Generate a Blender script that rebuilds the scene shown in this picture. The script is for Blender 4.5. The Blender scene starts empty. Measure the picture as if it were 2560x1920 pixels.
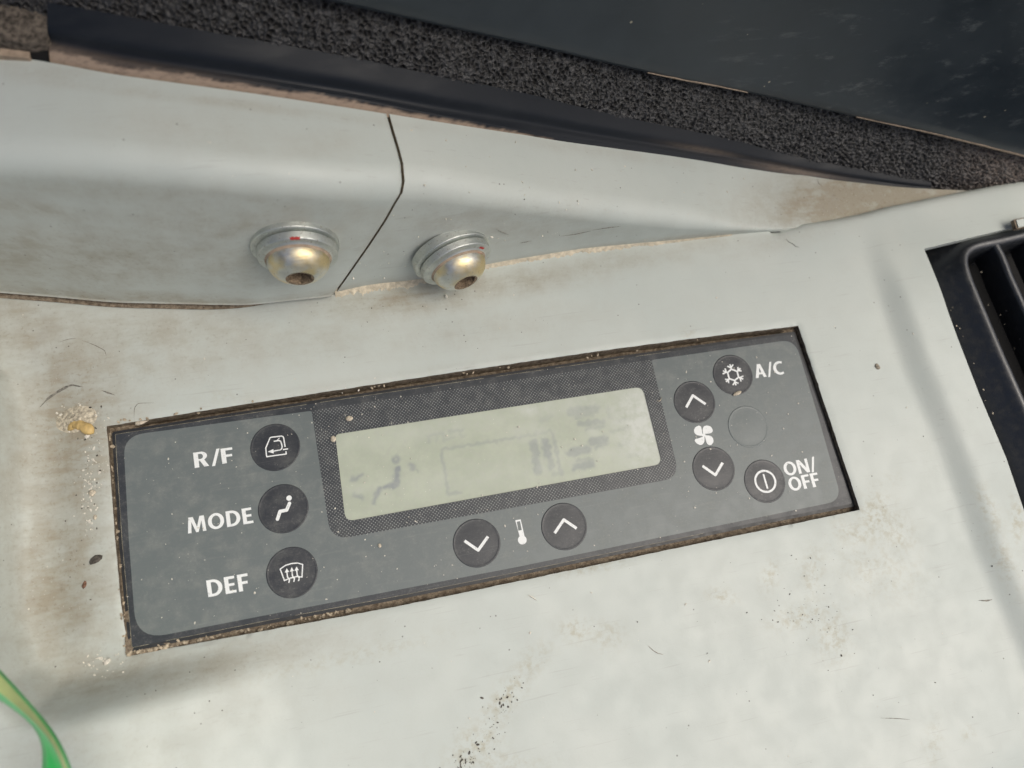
import bpy, math, random
import numpy as np
from mathutils import Vector, Matrix, noise, geometry

S = 0.001                                   # everything below is measured in millimetres
scene = bpy.context.scene
COL = scene.collection
random.seed(4)

# ---------------------------------------------------------------- camera
CAM = np.array((-28.145, -23.505, 170.418))
RX = np.array((0.9710193603843567, -0.19112959213142564, 0.14349522908595166))
RY = np.array((0.14672814746184729, 0.9506600512376797, 0.2733428574577844))
RZ = np.array((-0.18865909069315814, -0.24436641748089516, 0.951153405874354))
FPX = 1850.0
cd = bpy.data.cameras.new('camera')
cam = bpy.data.objects.new('camera', cd)
COL.objects.link(cam)
cam.matrix_world = Matrix((
    (RX[0], RY[0], RZ[0], CAM[0] * S), (RX[1], RY[1], RZ[1], CAM[1] * S),
    (RX[2], RY[2], RZ[2], CAM[2] * S), (0, 0, 0, 1)))
cd.sensor_width = 36.0
cd.lens = FPX / 2560 * 36
cd.clip_start = 0.005
cd.clip_end = 50
cd.dof.use_dof = True
cd.dof.focus_distance = 0.172
cd.dof.aperture_fstop = 14
scene.camera = cam

# ---------------------------------------------------------------- light
SUN = Vector((0.43, -0.17, 0.88)).normalized()
elev = math.asin(SUN.z)
world = bpy.data.worlds.new('World')
scene.world = world
world.use_nodes = True
wt = world.node_tree
bg = wt.nodes['Background']
sky = wt.nodes.new('ShaderNodeTexSky')
sky.sky_type = 'NISHITA'
sky.sun_disc = False
sky.sun_elevation = elev
sky.sun_rotation = math.atan2(SUN.x, SUN.y)
sky.air_density = 0.58
sky.dust_density = 6.0
sky.ozone_density = 0.5
wt.links.new(sky.outputs[0], bg.inputs[0])
bg.inputs[1].default_value = 0.10
sl = bpy.data.lights.new('sun', 'SUN')
sl.energy = 1.3
sl.angle = math.radians(50)
sl.color = (0.98, 0.97, 0.87)
so = bpy.data.objects.new('sun', sl)
COL.objects.link(so)
so.rotation_euler = (-SUN).to_track_quat('-Z', 'Y').to_euler()
scene.view_settings.view_transform = 'Standard'
scene.view_settings.look = 'None'
scene.view_settings.gamma = 1
scene.view_settings.exposure = 0.24


# ---------------------------------------------------------------- helpers
def P(px, py, z=0.0):
    """point of the photograph (2560 x 1920) on the level z (mm)"""
    d = RX * ((px - 1280) / FPX) - RY * ((py - 960) / FPX) - RZ
    return CAM + d * ((z - CAM[2]) / d[2])


def PL(px, py, y0, z0, k):
    """point of the photograph on the plane y = y0 + k (z - z0)"""
    d = RX * ((px - 1280) / FPX) - RY * ((py - 960) / FPX) - RZ
    t = (y0 - k * z0 - CAM[1] + k * CAM[2]) / (d[1] - k * d[2])
    return CAM + d * t


def proj(v):
    """world mm -> photo pixels, arrays"""
    q = np.asarray(v, float) - CAM
    x, y, z = q @ RX, q @ RY, -(q @ RZ)
    return 1280 + FPX * x / z, 960 - FPX * y / z


def smooth(a, b, x):
    t = np.clip((x - a) / (b - a), 0, 1)
    return t * t * (3 - 2 * t)


def thing(name, label, cat, loc=(0, 0, 0), group=None):
    o = bpy.data.objects.new(name, None)
    COL.objects.link(o)
    o.empty_display_size = 0.01
    o.location = Vector(loc) * S
    o['label'] = label
    o['category'] = cat
    if group:
        o['group'] = group
    return o


def tag(o, label, cat, group=None):
    o['label'] = label
    o['category'] = cat
    if group:
        o['group'] = group
    return o


def origin(o):
    l = Vector((0, 0, 0))
    while o is not None:
        l = l + o.location
        o = o.parent
    return l


def mesh(name, verts, faces, mat, parent=None, smooth_=False, loc=None, attrs=None):
    """verts in world mm; loc (mm) becomes the object's origin when top-level"""
    base = origin(parent) if parent else (Vector(loc) * S if loc is not None else Vector((0, 0, 0)))
    own = Vector((0, 0, 0))
    if parent is None and loc is not None:
        own = base
    va = np.asarray(verts, float) * S - np.array(base)
    me = bpy.data.meshes.new(name)
    me.from_pydata(va.tolist(), [], [tuple(int(i) for i in f) for f in faces])
    me.materials.append(mat)
    if smooth_:
        me.polygons.foreach_set('use_smooth', [True] * len(me.polygons))
    if attrs:
        for k, a in attrs.items():
            at = me.attributes.new(k, 'FLOAT', 'POINT')
            at.data.foreach_set('value', np.asarray(a, np.float32))
    me.update()
    o = bpy.data.objects.new(name, me)
    COL.objects.link(o)
    if parent:
        o.parent = parent
    else:
        o.location = own
    return o


def grid(nu, nv, closed_u=False, off=0):
    f = []
    for i in range(nu if closed_u else nu - 1):
        for j in range(nv - 1):
            a, b = i * nv + j, ((i + 1) % nu) * nv + j
            f.append((a + off, b + off, b + 1 + off, a + 1 + off))
    return f


def area2(l):
    l = np.asarray(l)
    x, y = l[:, 0], l[:, 1]
    return 0.5 * np.sum(x * np.roll(y, -1) - y * np.roll(x, -1))


def prism(outline, z0, z1, holes=(), bevel=0.0):
    """flat-topped slab; outline and holes are lists of (x, y) mm"""
    loops = [np.asarray(outline, float)[:, :2]]
    if area2(loops[0]) < 0:
        loops[0] = loops[0][::-1]
    for h in holes:
        h = np.asarray(h, float)[:, :2]
        loops.append(h[::-1] if area2(h) > 0 else h)
    tris = geometry.tessellate_polygon([[Vector((p[0], p[1], 0)) for p in l] for l in loops])
    flat = np.concatenate(loops)
    n = len(flat)
    v = [(p[0], p[1], z1) for p in flat] + [(p[0], p[1], z0) for p in flat]
    f = []
    for t in tris:
        a, b, c = (flat[i] for i in t)
        s = (b[0] - a[0]) * (c[1] - a[1]) - (b[1] - a[1]) * (c[0] - a[0])
        t = tuple(t) if s > 0 else tuple(t)[::-1]
        f.append(t)
    k = 0
    for l in loops:
        m = len(l)
        for i in range(m):
            j = (i + 1) % m
            f.append((k + j, k + i, n + k + i, n + k + j))
        k += m
    return v, f


def rounded(pts, r, n=6):
    """round the corners of a 2D polygon; r a number or one per corner"""
    pts = [np.asarray(p, float)[:2] for p in pts]
    out = []
    m = len(pts)
    for i in range(m):
        p, a, b = pts[i], pts[i - 1], pts[(i + 1) % m]
        ri = r[i] if hasattr(r, '__len__') else r
        if ri <= 0:
            out.append(p)
            continue
        da, db = (a - p), (b - p)
        la, lb = np.linalg.norm(da), np.linalg.norm(db)
        ri = min(ri, la * .45, lb * .45)
        A, B = p + da / la * ri, p + db / lb * ri
        for k in range(n + 1):
            t = k / n
            out.append((1 - t) ** 2 * A + 2 * t * (1 - t) * p + t * t * B)
    return out


class Bag:
    """collects pieces of one mesh"""
    def __init__(self):
        self.v, self.f, self.lift = [], [], 0.0

    def add(self, v, f):
        k = len(self.v)
        self.v += [tuple(p) for p in v]
        self.f += [tuple(i + k for i in q) for q in f]

    def poly(self, pts, z, th=0.02, holes=()):
        self.lift += 0.0015
        self.add(*prism(pts, z - th, z + self.lift, holes))

    def disc(self, c, r, z, n=20):
        self.poly([(c[0] + r * math.cos(2 * math.pi * i / n), c[1] + r * math.sin(2 * math.pi * i / n)) for i in range(n)], z)

    def stroke(self, pts, w, z, cap=False, join=True):
        pts = [np.asarray(p, float)[:2] for p in pts]
        for a, b in zip(pts[:-1], pts[1:]):
            d = b - a
            l = np.linalg.norm(d)
            if l < 1e-6:
                continue
            n = np.array((-d[1], d[0])) / l * w / 2
            self.poly([a + n, a - n, b - n, b + n], z)
        if join:
            for p in (pts if cap else pts[1:-1]):
                self.disc(p, w / 2, z, 12)

    def build(self, name, mat, parent=None, sm=False, **k):
        return mesh(name, self.v, self.f, mat, parent, sm, **k)


# ---------------------------------------------------------------- materials
class NT:
    def __init__(self, name):
        self.m = bpy.data.materials.new(name)
        self.m.use_nodes = True
        self.t = self.m.node_tree
        self.b = self.t.nodes['Principled BSDF']
        self.co = self.n('ShaderNodeTexCoord').outputs['Object']

    def n(self, typ, **kw):
        o = self.t.nodes.new(typ)
        for k, v in kw.items():
            setattr(o, k, v)
        return o

    def put(self, sock, v):
        if hasattr(v, 'is_output') or isinstance(v, bpy.types.NodeSocket):
            self.t.links.new(v, sock)
        elif v is not None:
            if hasattr(sock.default_value, '__len__') and len(sock.default_value) == 4 and len(v) == 3:
                v = (*v, 1)
            sock.default_value = v

    def mm(self, scale=(1, 1, 1), rot=(0, 0, 0)):
        o = self.n('ShaderNodeMapping')
        self.t.links.new(self.co, o.inputs[0])
        o.inputs['Rotation'].default_value = rot
        o.inputs['Scale'].default_value = [1000 * s for s in scale]
        return o.outputs[0]

    def noise(self, scale, detail=3, rough=.55, vec=None, dist=0.0):
        o = self.n('ShaderNodeTexNoise')
        self.put(o.inputs['Vector'], vec if vec is not None else self.mm())
        o.inputs['Scale'].default_value = scale
        o.inputs['Detail'].default_value = detail
        o.inputs['Roughness'].default_value = rough
        o.inputs['Distortion'].default_value = dist
        return o.outputs[0]

    def voro(self, scale, vec=None, feature='F1', rnd=1.0):
        o = self.n('ShaderNodeTexVoronoi', feature=feature)
        self.put(o.inputs['Vector'], vec if vec is not None else self.mm())
        o.inputs['Scale'].default_value = scale
        o.inputs['Randomness'].default_value = rnd
        return o

    def math(self, op, a, b=None, clamp=False):
        o = self.n('ShaderNodeMath', operation=op, use_clamp=clamp)
        self.put(o.inputs[0], a)
        if b is not None:
            self.put(o.inputs[1], b)
        return o.outputs[0]

    def vm(self, op, a, b=None):
        o = self.n('ShaderNodeVectorMath', operation=op)
        self.put(o.inputs[0], a)
        if b is not None:
            self.put(o.inputs[1], b)
        return o.outputs['Value'] if op in ('LENGTH', 'DOT_PRODUCT') else o.outputs[0]

    def ramp(self, x, a, b, lo=0.0, hi=1.0):
        o = self.n('ShaderNodeMapRange', interpolation_type='SMOOTHSTEP')
        self.put(o.inputs[0], x)
        for i, v in enumerate((a, b, lo, hi)):
            o.inputs[1 + i].default_value = v
        return o.outputs[0]

    def mix(self, f, a, b):
        o = self.n('ShaderNodeMix', data_type='RGBA')
        self.put(o.inputs[0], f)
        self.put(o.inputs[6], a)
        self.put(o.inputs[7], b)
        return o.outputs[2]

    def attr(self, name):
        return self.n('ShaderNodeAttribute', attribute_name=name).outputs['Fac']

    def bump(self, h, dist_mm, strength=1.0):
        o = self.n('ShaderNodeBump')
        o.inputs['Strength'].default_value = strength
        o.inputs['Distance'].default_value = dist_mm * S
        self.put(o.inputs['Height'], h)
        self.t.links.new(o.outputs[0], self.b.inputs['Normal'])
        return o

    def set(self, color=None, rough=None, metal=None, spec=None):
        for k, v in (('Base Color', color), ('Roughness', rough), ('Metallic', metal), ('Specular IOR Level', spec)):
            if v is not None:
                self.put(self.b.inputs[k], v)
        return self.m


def m_console():
    n = NT('grey_plastic')
    big = n.noise(.03, 3, .55)
    mid = n.noise(.16, 5, .62)
    fine = n.noise(1.3, 4, .6)
    streak = n.noise(.5, 4, .6, n.mm((.28, 1.3, 1), (0, 0, .35)))
    dust = n.attr('dust')  # dust mask, with painted falloff and shade in it
    stain = n.attr('stain')
    c = n.mix(n.ramp(big, .35, .68), (.508, .553, .520), (.543, .583, .545))
    c = n.mix(n.math('MULTIPLY', n.ramp(mid, .40, .68), n.math('ADD', n.math('MULTIPLY', dust, .45), .05), True), c, (.43, .42, .37))
    # beige dust lying on the plastic; the mask also paints some falloff and shade
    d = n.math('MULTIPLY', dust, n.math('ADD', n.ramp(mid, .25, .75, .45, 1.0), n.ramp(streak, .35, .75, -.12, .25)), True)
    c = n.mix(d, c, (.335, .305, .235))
    d2 = n.math('MULTIPLY', n.ramp(fine, .52, .74), n.math('MULTIPLY', dust, .5))
    c = n.mix(d2, c, (.24, .20, .14))
    # brown-grey stains, ragged
    s = n.math('MULTIPLY', stain, n.ramp(n.noise(.55, 6, .72), .42, .66), True)
    c = n.mix(n.math('MULTIPLY', s, .75), c, (.36, .325, .215))
    s2 = n.math('MULTIPLY', stain, n.ramp(n.noise(2.6, 4, .7), .60, .72), True)
    c = n.mix(n.math('MULTIPLY', s2, .55), c, (.17, .15, .11))
    # faint rubbed scratches and smudges
    sc = n.ramp(n.noise(.7, 3, .5, n.mm((.10, 2.4, 1), (0, 0, -.5))), .64, .74)
    c = n.mix(n.math('MULTIPLY', sc, .22), c, (.30, .29, .27))
    sc2 = n.ramp(n.noise(1.6, 3, .55, n.mm((.07, 2.2, 1), (0, 0, .9))), .66, .74)
    c = n.mix(n.math('MULTIPLY', sc2, .20), c, (.34, .33, .30))
    sm = n.ramp(n.noise(.09, 4, .65, dist=1.2), .55, .75)
    c = n.mix(n.math('MULTIPLY', sm, n.math('ADD', n.math('MULTIPLY', dust, .25), .03), True), c, (.34, .33, .30))
    gr = n.noise(3.5, 3, .7)
    c = n.mix(n.ramp(gr, .55, .80, 0, .16), c, (.30, .29, .26))
    # pale settled grains
    ps = n.math('MULTIPLY', n.ramp(n.voro(1.15).outputs['Distance'], .07, .13, 1, 0), n.ramp(n.noise(.16, 3, .6), .46, .60))
    c = n.mix(n.math('MULTIPLY', ps, n.math('ADD', n.math('MULTIPLY', dust, .45), .12), True), c, (.72, .70, .62))
    # tiny dark pits
    v = n.voro(.33)
    pit = n.math('MULTIPLY', n.ramp(v.outputs['Distance'], .045, .075, 1, 0), n.ramp(n.noise(.21, 1), .50, .58))
    c = n.mix(n.math('MULTIPLY', pit, .7), c, (.09, .08, .07))
    n.bump(n.math('ADD', n.math('MULTIPLY', n.noise(.35, 4, .5), .5), n.math('ADD', n.math('MULTIPLY', fine, .18), n.math('MULTIPLY', n.noise(5.0, 3, .6), .10))), .12, .75)
    return n.set(c, n.ramp(mid, .3, .7, .42, .60), spec=.42)


def m_wall():
    n = NT('grimy_brown_edge')
    a = n.noise(.9, 5, .65)
    b = n.noise(3.0, 3, .6)
    c = n.mix(n.ramp(a, .3, .7), (.12, .092, .066), (.31, .255, .185))
    c = n.mix(n.ramp(b, .58, .75), c, (.05, .036, .026))
    n.bump(n.math('ADD', a, b), .25)
    return n.set(c, .9, spec=.2)


def m_black(name='black_plastic', col=(.018, .020, .023), rough=.38, dusty=.25, spec=.5):
    n = NT(name)
    a = n.noise(.5, 4, .65)
    c = n.mix(n.math('MULTIPLY', n.ramp(a, .5, .75), dusty), col, (.13, .12, .10))
    sp = n.math('MULTIPLY', n.ramp(n.voro(.9).outputs['Distance'], .05, .09, 1, 0), n.ramp(n.noise(.35, 1), .55, .62))
    c = n.mix(n.math('MULTIPLY', sp, min(1, dusty * 2)), c, (.30, .27, .21))
    n.bump(n.noise(.8, 4), .06, .5)
    return n.set(c, n.ramp(a, .3, .7, rough, rough + .2), spec=spec)


def m_film(name, col, dots=False, haze=.14):
    n = NT(name)
    c = n.n('ShaderNodeRGB').outputs[0]
    c.default_value = (*col, 1)
    if dots:
        p = n.mm((1 / .82, 1 / .82, 0))
        best = None
        for o in ((0, 0, .5), (.5, .5, .5)):
            q = n.vm('SUBTRACT', n.vm('FRACTION', n.vm('ADD', p, o)), (.5, .5, .5))
            l = n.vm('LENGTH', n.vm('MULTIPLY', q, (1, 1, 0)))
            best = l if best is None else n.math('MINIMUM', best, l)
        dot = n.math('MULTIPLY', n.ramp(best, .12, .19, 1, 0), n.ramp(n.noise(.45, 3), .3, .6, .35, 1))
        c = n.mix(n.math('MULTIPLY', dot, .8), c, (.34, .36, .35))
    # grey haze of dust with wiping streaks
    a = n.noise(.22, 5, .68)
    st = n.noise(.55, 4, .6, n.mm((.22, 2.0, 1), (0, 0, -1.0)))
    h = n.math('ADD', n.ramp(a, .42, .78, 0, 1), n.ramp(st, .56, .78, 0, .55))
    c = n.mix(n.math('MULTIPLY', h, haze, True), c, (.33, .335, .30))
    sc = n.ramp(n.noise(1.0, 2, .5, n.mm((.05, 3.0, 1), (0, 0, -.8))), .68, .74)
    c = n.mix(n.math('MULTIPLY', sc, .07), c, (.45, .45, .42))
    gr = n.ramp(n.noise(2.4, 5, .8), .50, .74)
    c = n.mix(n.math('MULTIPLY', gr, n.ramp(a, .35, .65, .06, .34), True), c, (.36, .365, .34))
    sp = n.math('MULTIPLY', n.ramp(n.voro(.62).outputs['Distance'], .05, .09, 1, 0), n.ramp(n.noise(.3, 1), .52, .62))
    c = n.mix(n.math('MULTIPLY', sp, .55), c, (.5, .48, .42))
    n.bump(n.math('ADD', n.noise(.5, 4), n.math('MULTIPLY', st, .4)), .035, .6)
    return n.set(c, n.ramp(a, .35, .75, .34, .55), spec=.45)


def m_lcd():
    n = NT('lcd_glass')
    a = n.noise(.13, 5, .65)
    b = n.noise(.7, 5, .7)
    ink = n.attr('ink')
    cl = n.attr('cloud')
    c = n.mix(n.ramp(a, .3, .7), (.400, .445, .352), (.465, .508, .408))
    c = n.mix(n.math('MULTIPLY', n.ramp(b, .40, .64), .38), c, (.40, .42, .36))
    k = n.math('MULTIPLY', ink, n.ramp(b, .3, .7, 1.0, .78), True)
    c = n.mix(k, c, (.185, .205, .255))
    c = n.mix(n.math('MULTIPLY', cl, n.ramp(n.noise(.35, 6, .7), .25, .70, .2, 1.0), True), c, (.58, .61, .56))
    sp = n.math('MULTIPLY', n.ramp(n.voro(.9).outputs['Distance'], .05, .10, 1, 0), n.ramp(n.noise(.3, 1), .52, .6))
    c = n.mix(n.math('MULTIPLY', sp, .7), c, (.80, .81, .72))
    n.bump(b, .03, .5)
    return n.set(c, .42, spec=.4)


def m_plain(name, col, rough=.6, metal=0.0, var=.25, sc=1.0, bump=.05, spec=.4):
    n = NT(name)
    a = n.noise(sc, 4, .6)
    c = n.mix(n.ramp(a, .3, .7), [x * (1 - var) for x in col], [min(1, x * (1 + var)) for x in col])
    if bump:
        n.bump(a, bump, .7)
    return n.set(c, rough, metal, spec)


def m_print():
    n = NT('worn_white_print')
    a = n.noise(1.1, 5, .75)
    c = n.mix(n.ramp(a, .56, .70), (.82, .845, .835), (.46, .475, .465))
    return n.set(c, .5, spec=.4)


def m_zinc(name, colA, colB, rough, dirt=.5):
    n = NT(name)
    a = n.noise(.22, 3, .5)
    b = n.noise(1.6, 5, .7)
    ln = n.noise(1.2, 3, .6, n.mm((.3, 2.2, 2.2), (.3, .2, .5)))
    c = n.mix(n.ramp(a, .35, .65), colA, colB)
    c = n.mix(n.math('MULTIPLY', n.ramp(b, .55, .70), dirt), c, (.16, .125, .085))
    n.put(n.b.inputs['Metallic'], n.ramp(b, .52, .70, 1.0, 1.0 - dirt))
    n.bump(n.math('ADD', n.math('MULTIPLY', b, .6), ln), .05, .7)
    return n.set(c, n.ramp(ln, .3, .7, rough - .06, rough + .14))


def m_foam():
    n = NT('open_cell_foam')
    pore = n.attr('pore')
    a = n.noise(.12, 3)
    c = n.mix(pore, (.046, .046, .047), (.006, .006, .006))
    c = n.mix(n.math('MULTIPLY', n.attr('dust'), n.ramp(n.noise(1.3, 4), .3, .6), True), c, (.20, .155, .125))
    c = n.mix(n.math('MULTIPLY', n.ramp(a, .4, .7), .15), c, (.070, .068, .060))
    n.bump(n.noise(2.2, 4, .7), .25, .8)
    return n.set(c, .40, spec=.6)


def m_rubber():
    n = NT('black_rubber')
    a = n.noise(.25, 5, .65, n.mm((.25, 1, 1)))
    b = n.noise(1.4, 5, .7, n.mm((.4, 1, 1)))
    d = n.attr('dust')
    c = n.mix(n.math('MULTIPLY', n.ramp(a, .45, .8), .35), (.011, .014, .019), (.034, .038, .043))
    c = n.mix(n.math('MULTIPLY', d, n.ramp(b, .25, .6, .55, 1.05), True), c, (.36, .275, .205))
    n.bump(n.math('ADD', a, n.math('MULTIPLY', b, d)), .12, .6)
    return n.set(c, n.ramp(a, .3, .7, .40, .58), spec=.22)


def m_gloss():
    n = NT('glossy_black_panel')
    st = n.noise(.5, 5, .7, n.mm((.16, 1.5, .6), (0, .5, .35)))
    a = n.noise(.05, 4, .6)
    c = n.mix(n.ramp(a, .3, .7), (.018, .026, .034), (.028, .038, .047))
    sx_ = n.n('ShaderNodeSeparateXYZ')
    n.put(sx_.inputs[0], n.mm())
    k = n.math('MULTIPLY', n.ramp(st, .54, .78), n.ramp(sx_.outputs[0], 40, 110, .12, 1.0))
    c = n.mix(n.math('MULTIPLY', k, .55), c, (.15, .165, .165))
    sp = n.math('MULTIPLY', n.ramp(n.voro(.22).outputs['Distance'], .05, .08, 1, 0), n.ramp(n.noise(.12, 1), .52, .6))
    c = n.mix(n.math('MULTIPLY', sp, .7), c, (.40, .36, .27))
    n.bump(n.noise(.08, 2), .06, .3)
    return n.set(c, n.ramp(a, .35, .75, .28, .42), spec=.5)


M = {
    'console': m_console(), 'wall': m_wall(), 'black': m_black(),
    'film': m_film('charcoal_film', (.036, .041, .048), haze=.12),
    'dots': m_film('dotted_charcoal_film', (.040, .045, .052), True, .09),
    'grey': m_film('grey_film', (.142, .165, .165), haze=.26),
    'button': m_film('dark_button_film', (.034, .038, .045), haze=.13),
    'white': m_print(),
    'lcd': m_lcd(),
    'zinc': m_zinc('dull_zinc', (.52, .55, .53), (.64, .66, .62), .46, .85),
    'gold': m_zinc('yellow_zinc', (.70, .71, .67), (.70, .58, .33), .42, .4),
    'socket': m_plain('dirt_in_socket', (.20, .15, .10), .9, var=.5, sc=2.2, bump=.3),
    'red': m_plain('red_paint', (.42, .035, .03), .5, var=.2, bump=.02),
    'foam': m_foam(), 'rubber': m_rubber(), 'gloss': m_gloss(),
    'vent': m_black('vent_black', (.019, .022, .026), .30, .14, .9),
    'void': m_plain('duct_and_shade_black', (.004, .004, .004), .9, var=.3, bump=0),
    'crumb': m_plain('pale_crumb', (.52, .46, .36), .8, var=.35, sc=2),
    'specw': m_plain('pale_speck', (.66, .63, .55), .8, var=.2, sc=2, bump=0),
    'specd': m_plain('dark_speck', (.075, .066, .056), .9, var=.5, sc=2, bump=0),
    'brown': m_plain('brown_speck', (.16, .085, .055), .9, var=.4, sc=2, bump=0),
    'yellow': m_plain('dried_yellow_glue', (.52, .37, .15), .55, var=.25, sc=.6, bump=.25),
    'cream': m_plain('cream_dust', (.56, .50, .385), .95, var=.22, sc=.8, bump=.25),
    'grit': m_plain('tan_grit', (.38, .32, .235), .9, var=.5, sc=1.2),
    'worn': m_plain('worn_film_edge', (.33, .30, .22), .7, var=.5, sc=.5, bump=0),
    'greyflake': m_plain('grey_brown_flake', (.26, .23, .18), .9, var=.4, sc=2),
    'sand': m_plain('sandy_dirt', (.50, .45, .35), .95, var=.4, sc=1.4, bump=.3),
    'greenA': m_plain('green_plastic', (.05, .60, .13), .30, var=.12, sc=.15, bump=.02, spec=.5),
    'greenB': m_plain('pale_green_plastic', (.52, .62, .26), .40, var=.12, sc=.15, bump=.02, spec=.5),
    'dirtyblock': m_plain('dusty_block', (.105, .088, .070), .9, var=.7, sc=1.1, bump=.5),
    'tan': m_plain('dusty_tan', (.34, .265, .195), .85, var=.2, sc=.8, bump=.15),
    'scratch': m_plain('scratch_mark', (.19, .18, .155), .8, var=.5, sc=1.5, bump=0),
}


# ---------------------------------------------------------------- console
def pline(px):
    return np.array([P(x, y, 0)[:2] for x, y in px])


def sdist(pts, line):
    """signed distance to a polyline (left side positive) and the parameter along it (in nodes)"""
    best = np.full(len(pts), 1e9)
    sgn = np.zeros(len(pts))
    par = np.zeros(len(pts))
    m = len(line) - 1
    for i in range(m):
        a, b = line[i], line[i + 1]
        d = b - a
        t = ((pts - a) @ d) / (d @ d)
        lo = -1e9 if i == 0 else 0
        hi = 1e9 if i == m - 1 else 1
        tc = np.clip(t, lo, hi)
        q = pts - (a + tc[:, None] * d)
        dist = np.hypot(q[:, 0], q[:, 1])
        cr = d[0] * (pts[:, 1] - a[1]) - d[1] * (pts[:, 0] - a[0])
        k = dist < best - 1e-9
        best[k] = dist[k]
        sgn[k] = np.sign(cr[k])
        par[k] = i + np.clip(t[k], 0, 1)
    return best * sgn, par


LEFT = pline([(-90, 850), (5, 960), (30, 1080), (24, 1240), (20, 1420), (30, 1580), (62, 1690), (135, 1745), (217, 1738), (325, 1715),
              (434, 1690), (579, 1655), (700, 1622), (900, 1570)])
RIGHT = pline([(2150, 520), (2185, 630), (2232, 770), (2280, 910), (2319, 1006), (2367, 1117), (2415, 1252), (2457, 1375), (2498, 1469), (2559, 1609), (2640, 1800)])
FRONT = pline([(2330, 1990), (2450, 1925), (2560, 1862), (2680, 1780)])
CREASE = np.array([P(x, y, 0)[:2] for x, y in [(1935, 573), (1953, 569), (2006, 553), (2091, 541), (2160, 527), (2230, 509), (2310, 493), (2392, 476), (2475, 460), (2560, 443), (2760, 405)]])


def floor_z(pts):
    pts = np.asarray(pts, float)[:, :2]
    d, par = sdist(pts, LEFT)
    amp = 11.0 * (1 - smooth(7.8, 12.8, par))
    wid = 2.4 + 1.8 * smooth(5, 8, par)
    z = amp * smooth(-wid, wid * 1.25, -d)
    z = z - 2.2 * np.exp(-((d - 7) / 6.0) ** 2) * (1 - smooth(8.5, 12.0, par)) * smooth(0, 2.5, par) * (d > -2)
    z = z + .9 * np.clip(-d - 5.0, 0, 34) * (1 - smooth(4.5, 6.5, par))  # unseen left flank, raised to block sky light from that side
    d, par = sdist(pts, RIGHT)
    z = z + 3.0 * smooth(-4.0, 4.4, d) * smooth(0.2, 2.2, par)
    d, par = sdist(pts, FRONT)
    z = z - 0.055 * np.clip(-d + 2, 0, 14) ** 2
    # rolled lip towards the pocket
    d, par = sdist(pts, CREASE)
    e = np.clip(2.6 + d, 0, 2.6) * (pts[:, 0] > 84)
    z = z - (2.6 - np.sqrt(np.maximum(2.6 ** 2 - e ** 2, 0))) * .75
    # gentle unevenness of a moulded sheet
    z = z + .25 * np.sin(pts[:, 0] * .041 + 1) * np.sin(pts[:, 1] * .05 + .4)
    return z


def densify(loop, step, closed=True):
    out = []
    n = len(loop)
    for i in range(n if closed else n - 1):
        a, b = np.asarray(loop[i], float), np.asarray(loop[(i + 1) % n], float)
        k = max(1, int(np.linalg.norm(b - a) / step))
        out += [a + (b - a) * j / k for j in range(k)]
    if not closed:
        out.append(np.asarray(loop[-1], float))
    return out


OPEN_PX = [(265, 1065), (530, 1022), (800, 980.5), (1180, 924), (1560, 869), (1800, 837), (1998, 813), (2075, 1045), (2150, 1274.5), (1900, 1327), (1644, 1380),
           (1320, 1448), (1000, 1514.5), (650, 1579), (313, 1641), (287, 1350)]
OPEN = densify([P(x, y, 0)[:2] for x, y in OPEN_PX], 1.0)
for i, p in enumerate(OPEN):      # the cut edge is a little ragged
    p += 0.10 * np.array((noise.noise((p[0] * .5, p[1] * .5, 3)), noise.noise((p[0] * .5, p[1] * .5, 9))))
VENT_PX = [(2310, 622), (2367, 770), (2391, 837), (2449, 987), (2516, 1146), (2560, 1276), (2660, 1530), (2900, 1500), (2900, 490), (2560, 562)]


def on_floor(px, py):
    z_ = 0.0
    for _ in range(6):
        p = P(px, py, z_)
        z_ = float(floor_z([p])[0])
    return P(px, py, z_)


VENT = densify([on_floor(x, y)[:2] for x, y in VENT_PX], 1.2)


def inside(pts, poly):
    pts = np.asarray(pts, float)
    x, y = pts[:, 0], pts[:, 1]
    r = np.zeros(len(pts), bool)
    n = len(poly)
    for i in range(n):
        a, b = poly[i], poly[(i + 1) % n]
        c = ((a[1] > y) != (b[1] > y))
        xx = (b[0] - a[0]) * (y - a[1]) / ((b[1] - a[1]) if b[1] != a[1] else 1e-12) + a[0]
        r ^= c & (x < xx)
    return r


def blobs(px, py, lst):
    r = np.zeros(len(px))
    for (cx, cy, rx, ry, an, am) in lst:
        c, s = math.cos(math.radians(an)), math.sin(math.radians(an))
        u = ((px - cx) * c + (py - cy) * s) / rx
        v = (-(px - cx) * s + (py - cy) * c) / ry
        r = np.maximum(r, am * np.exp(-(u * u + v * v)))
    return r


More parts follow.
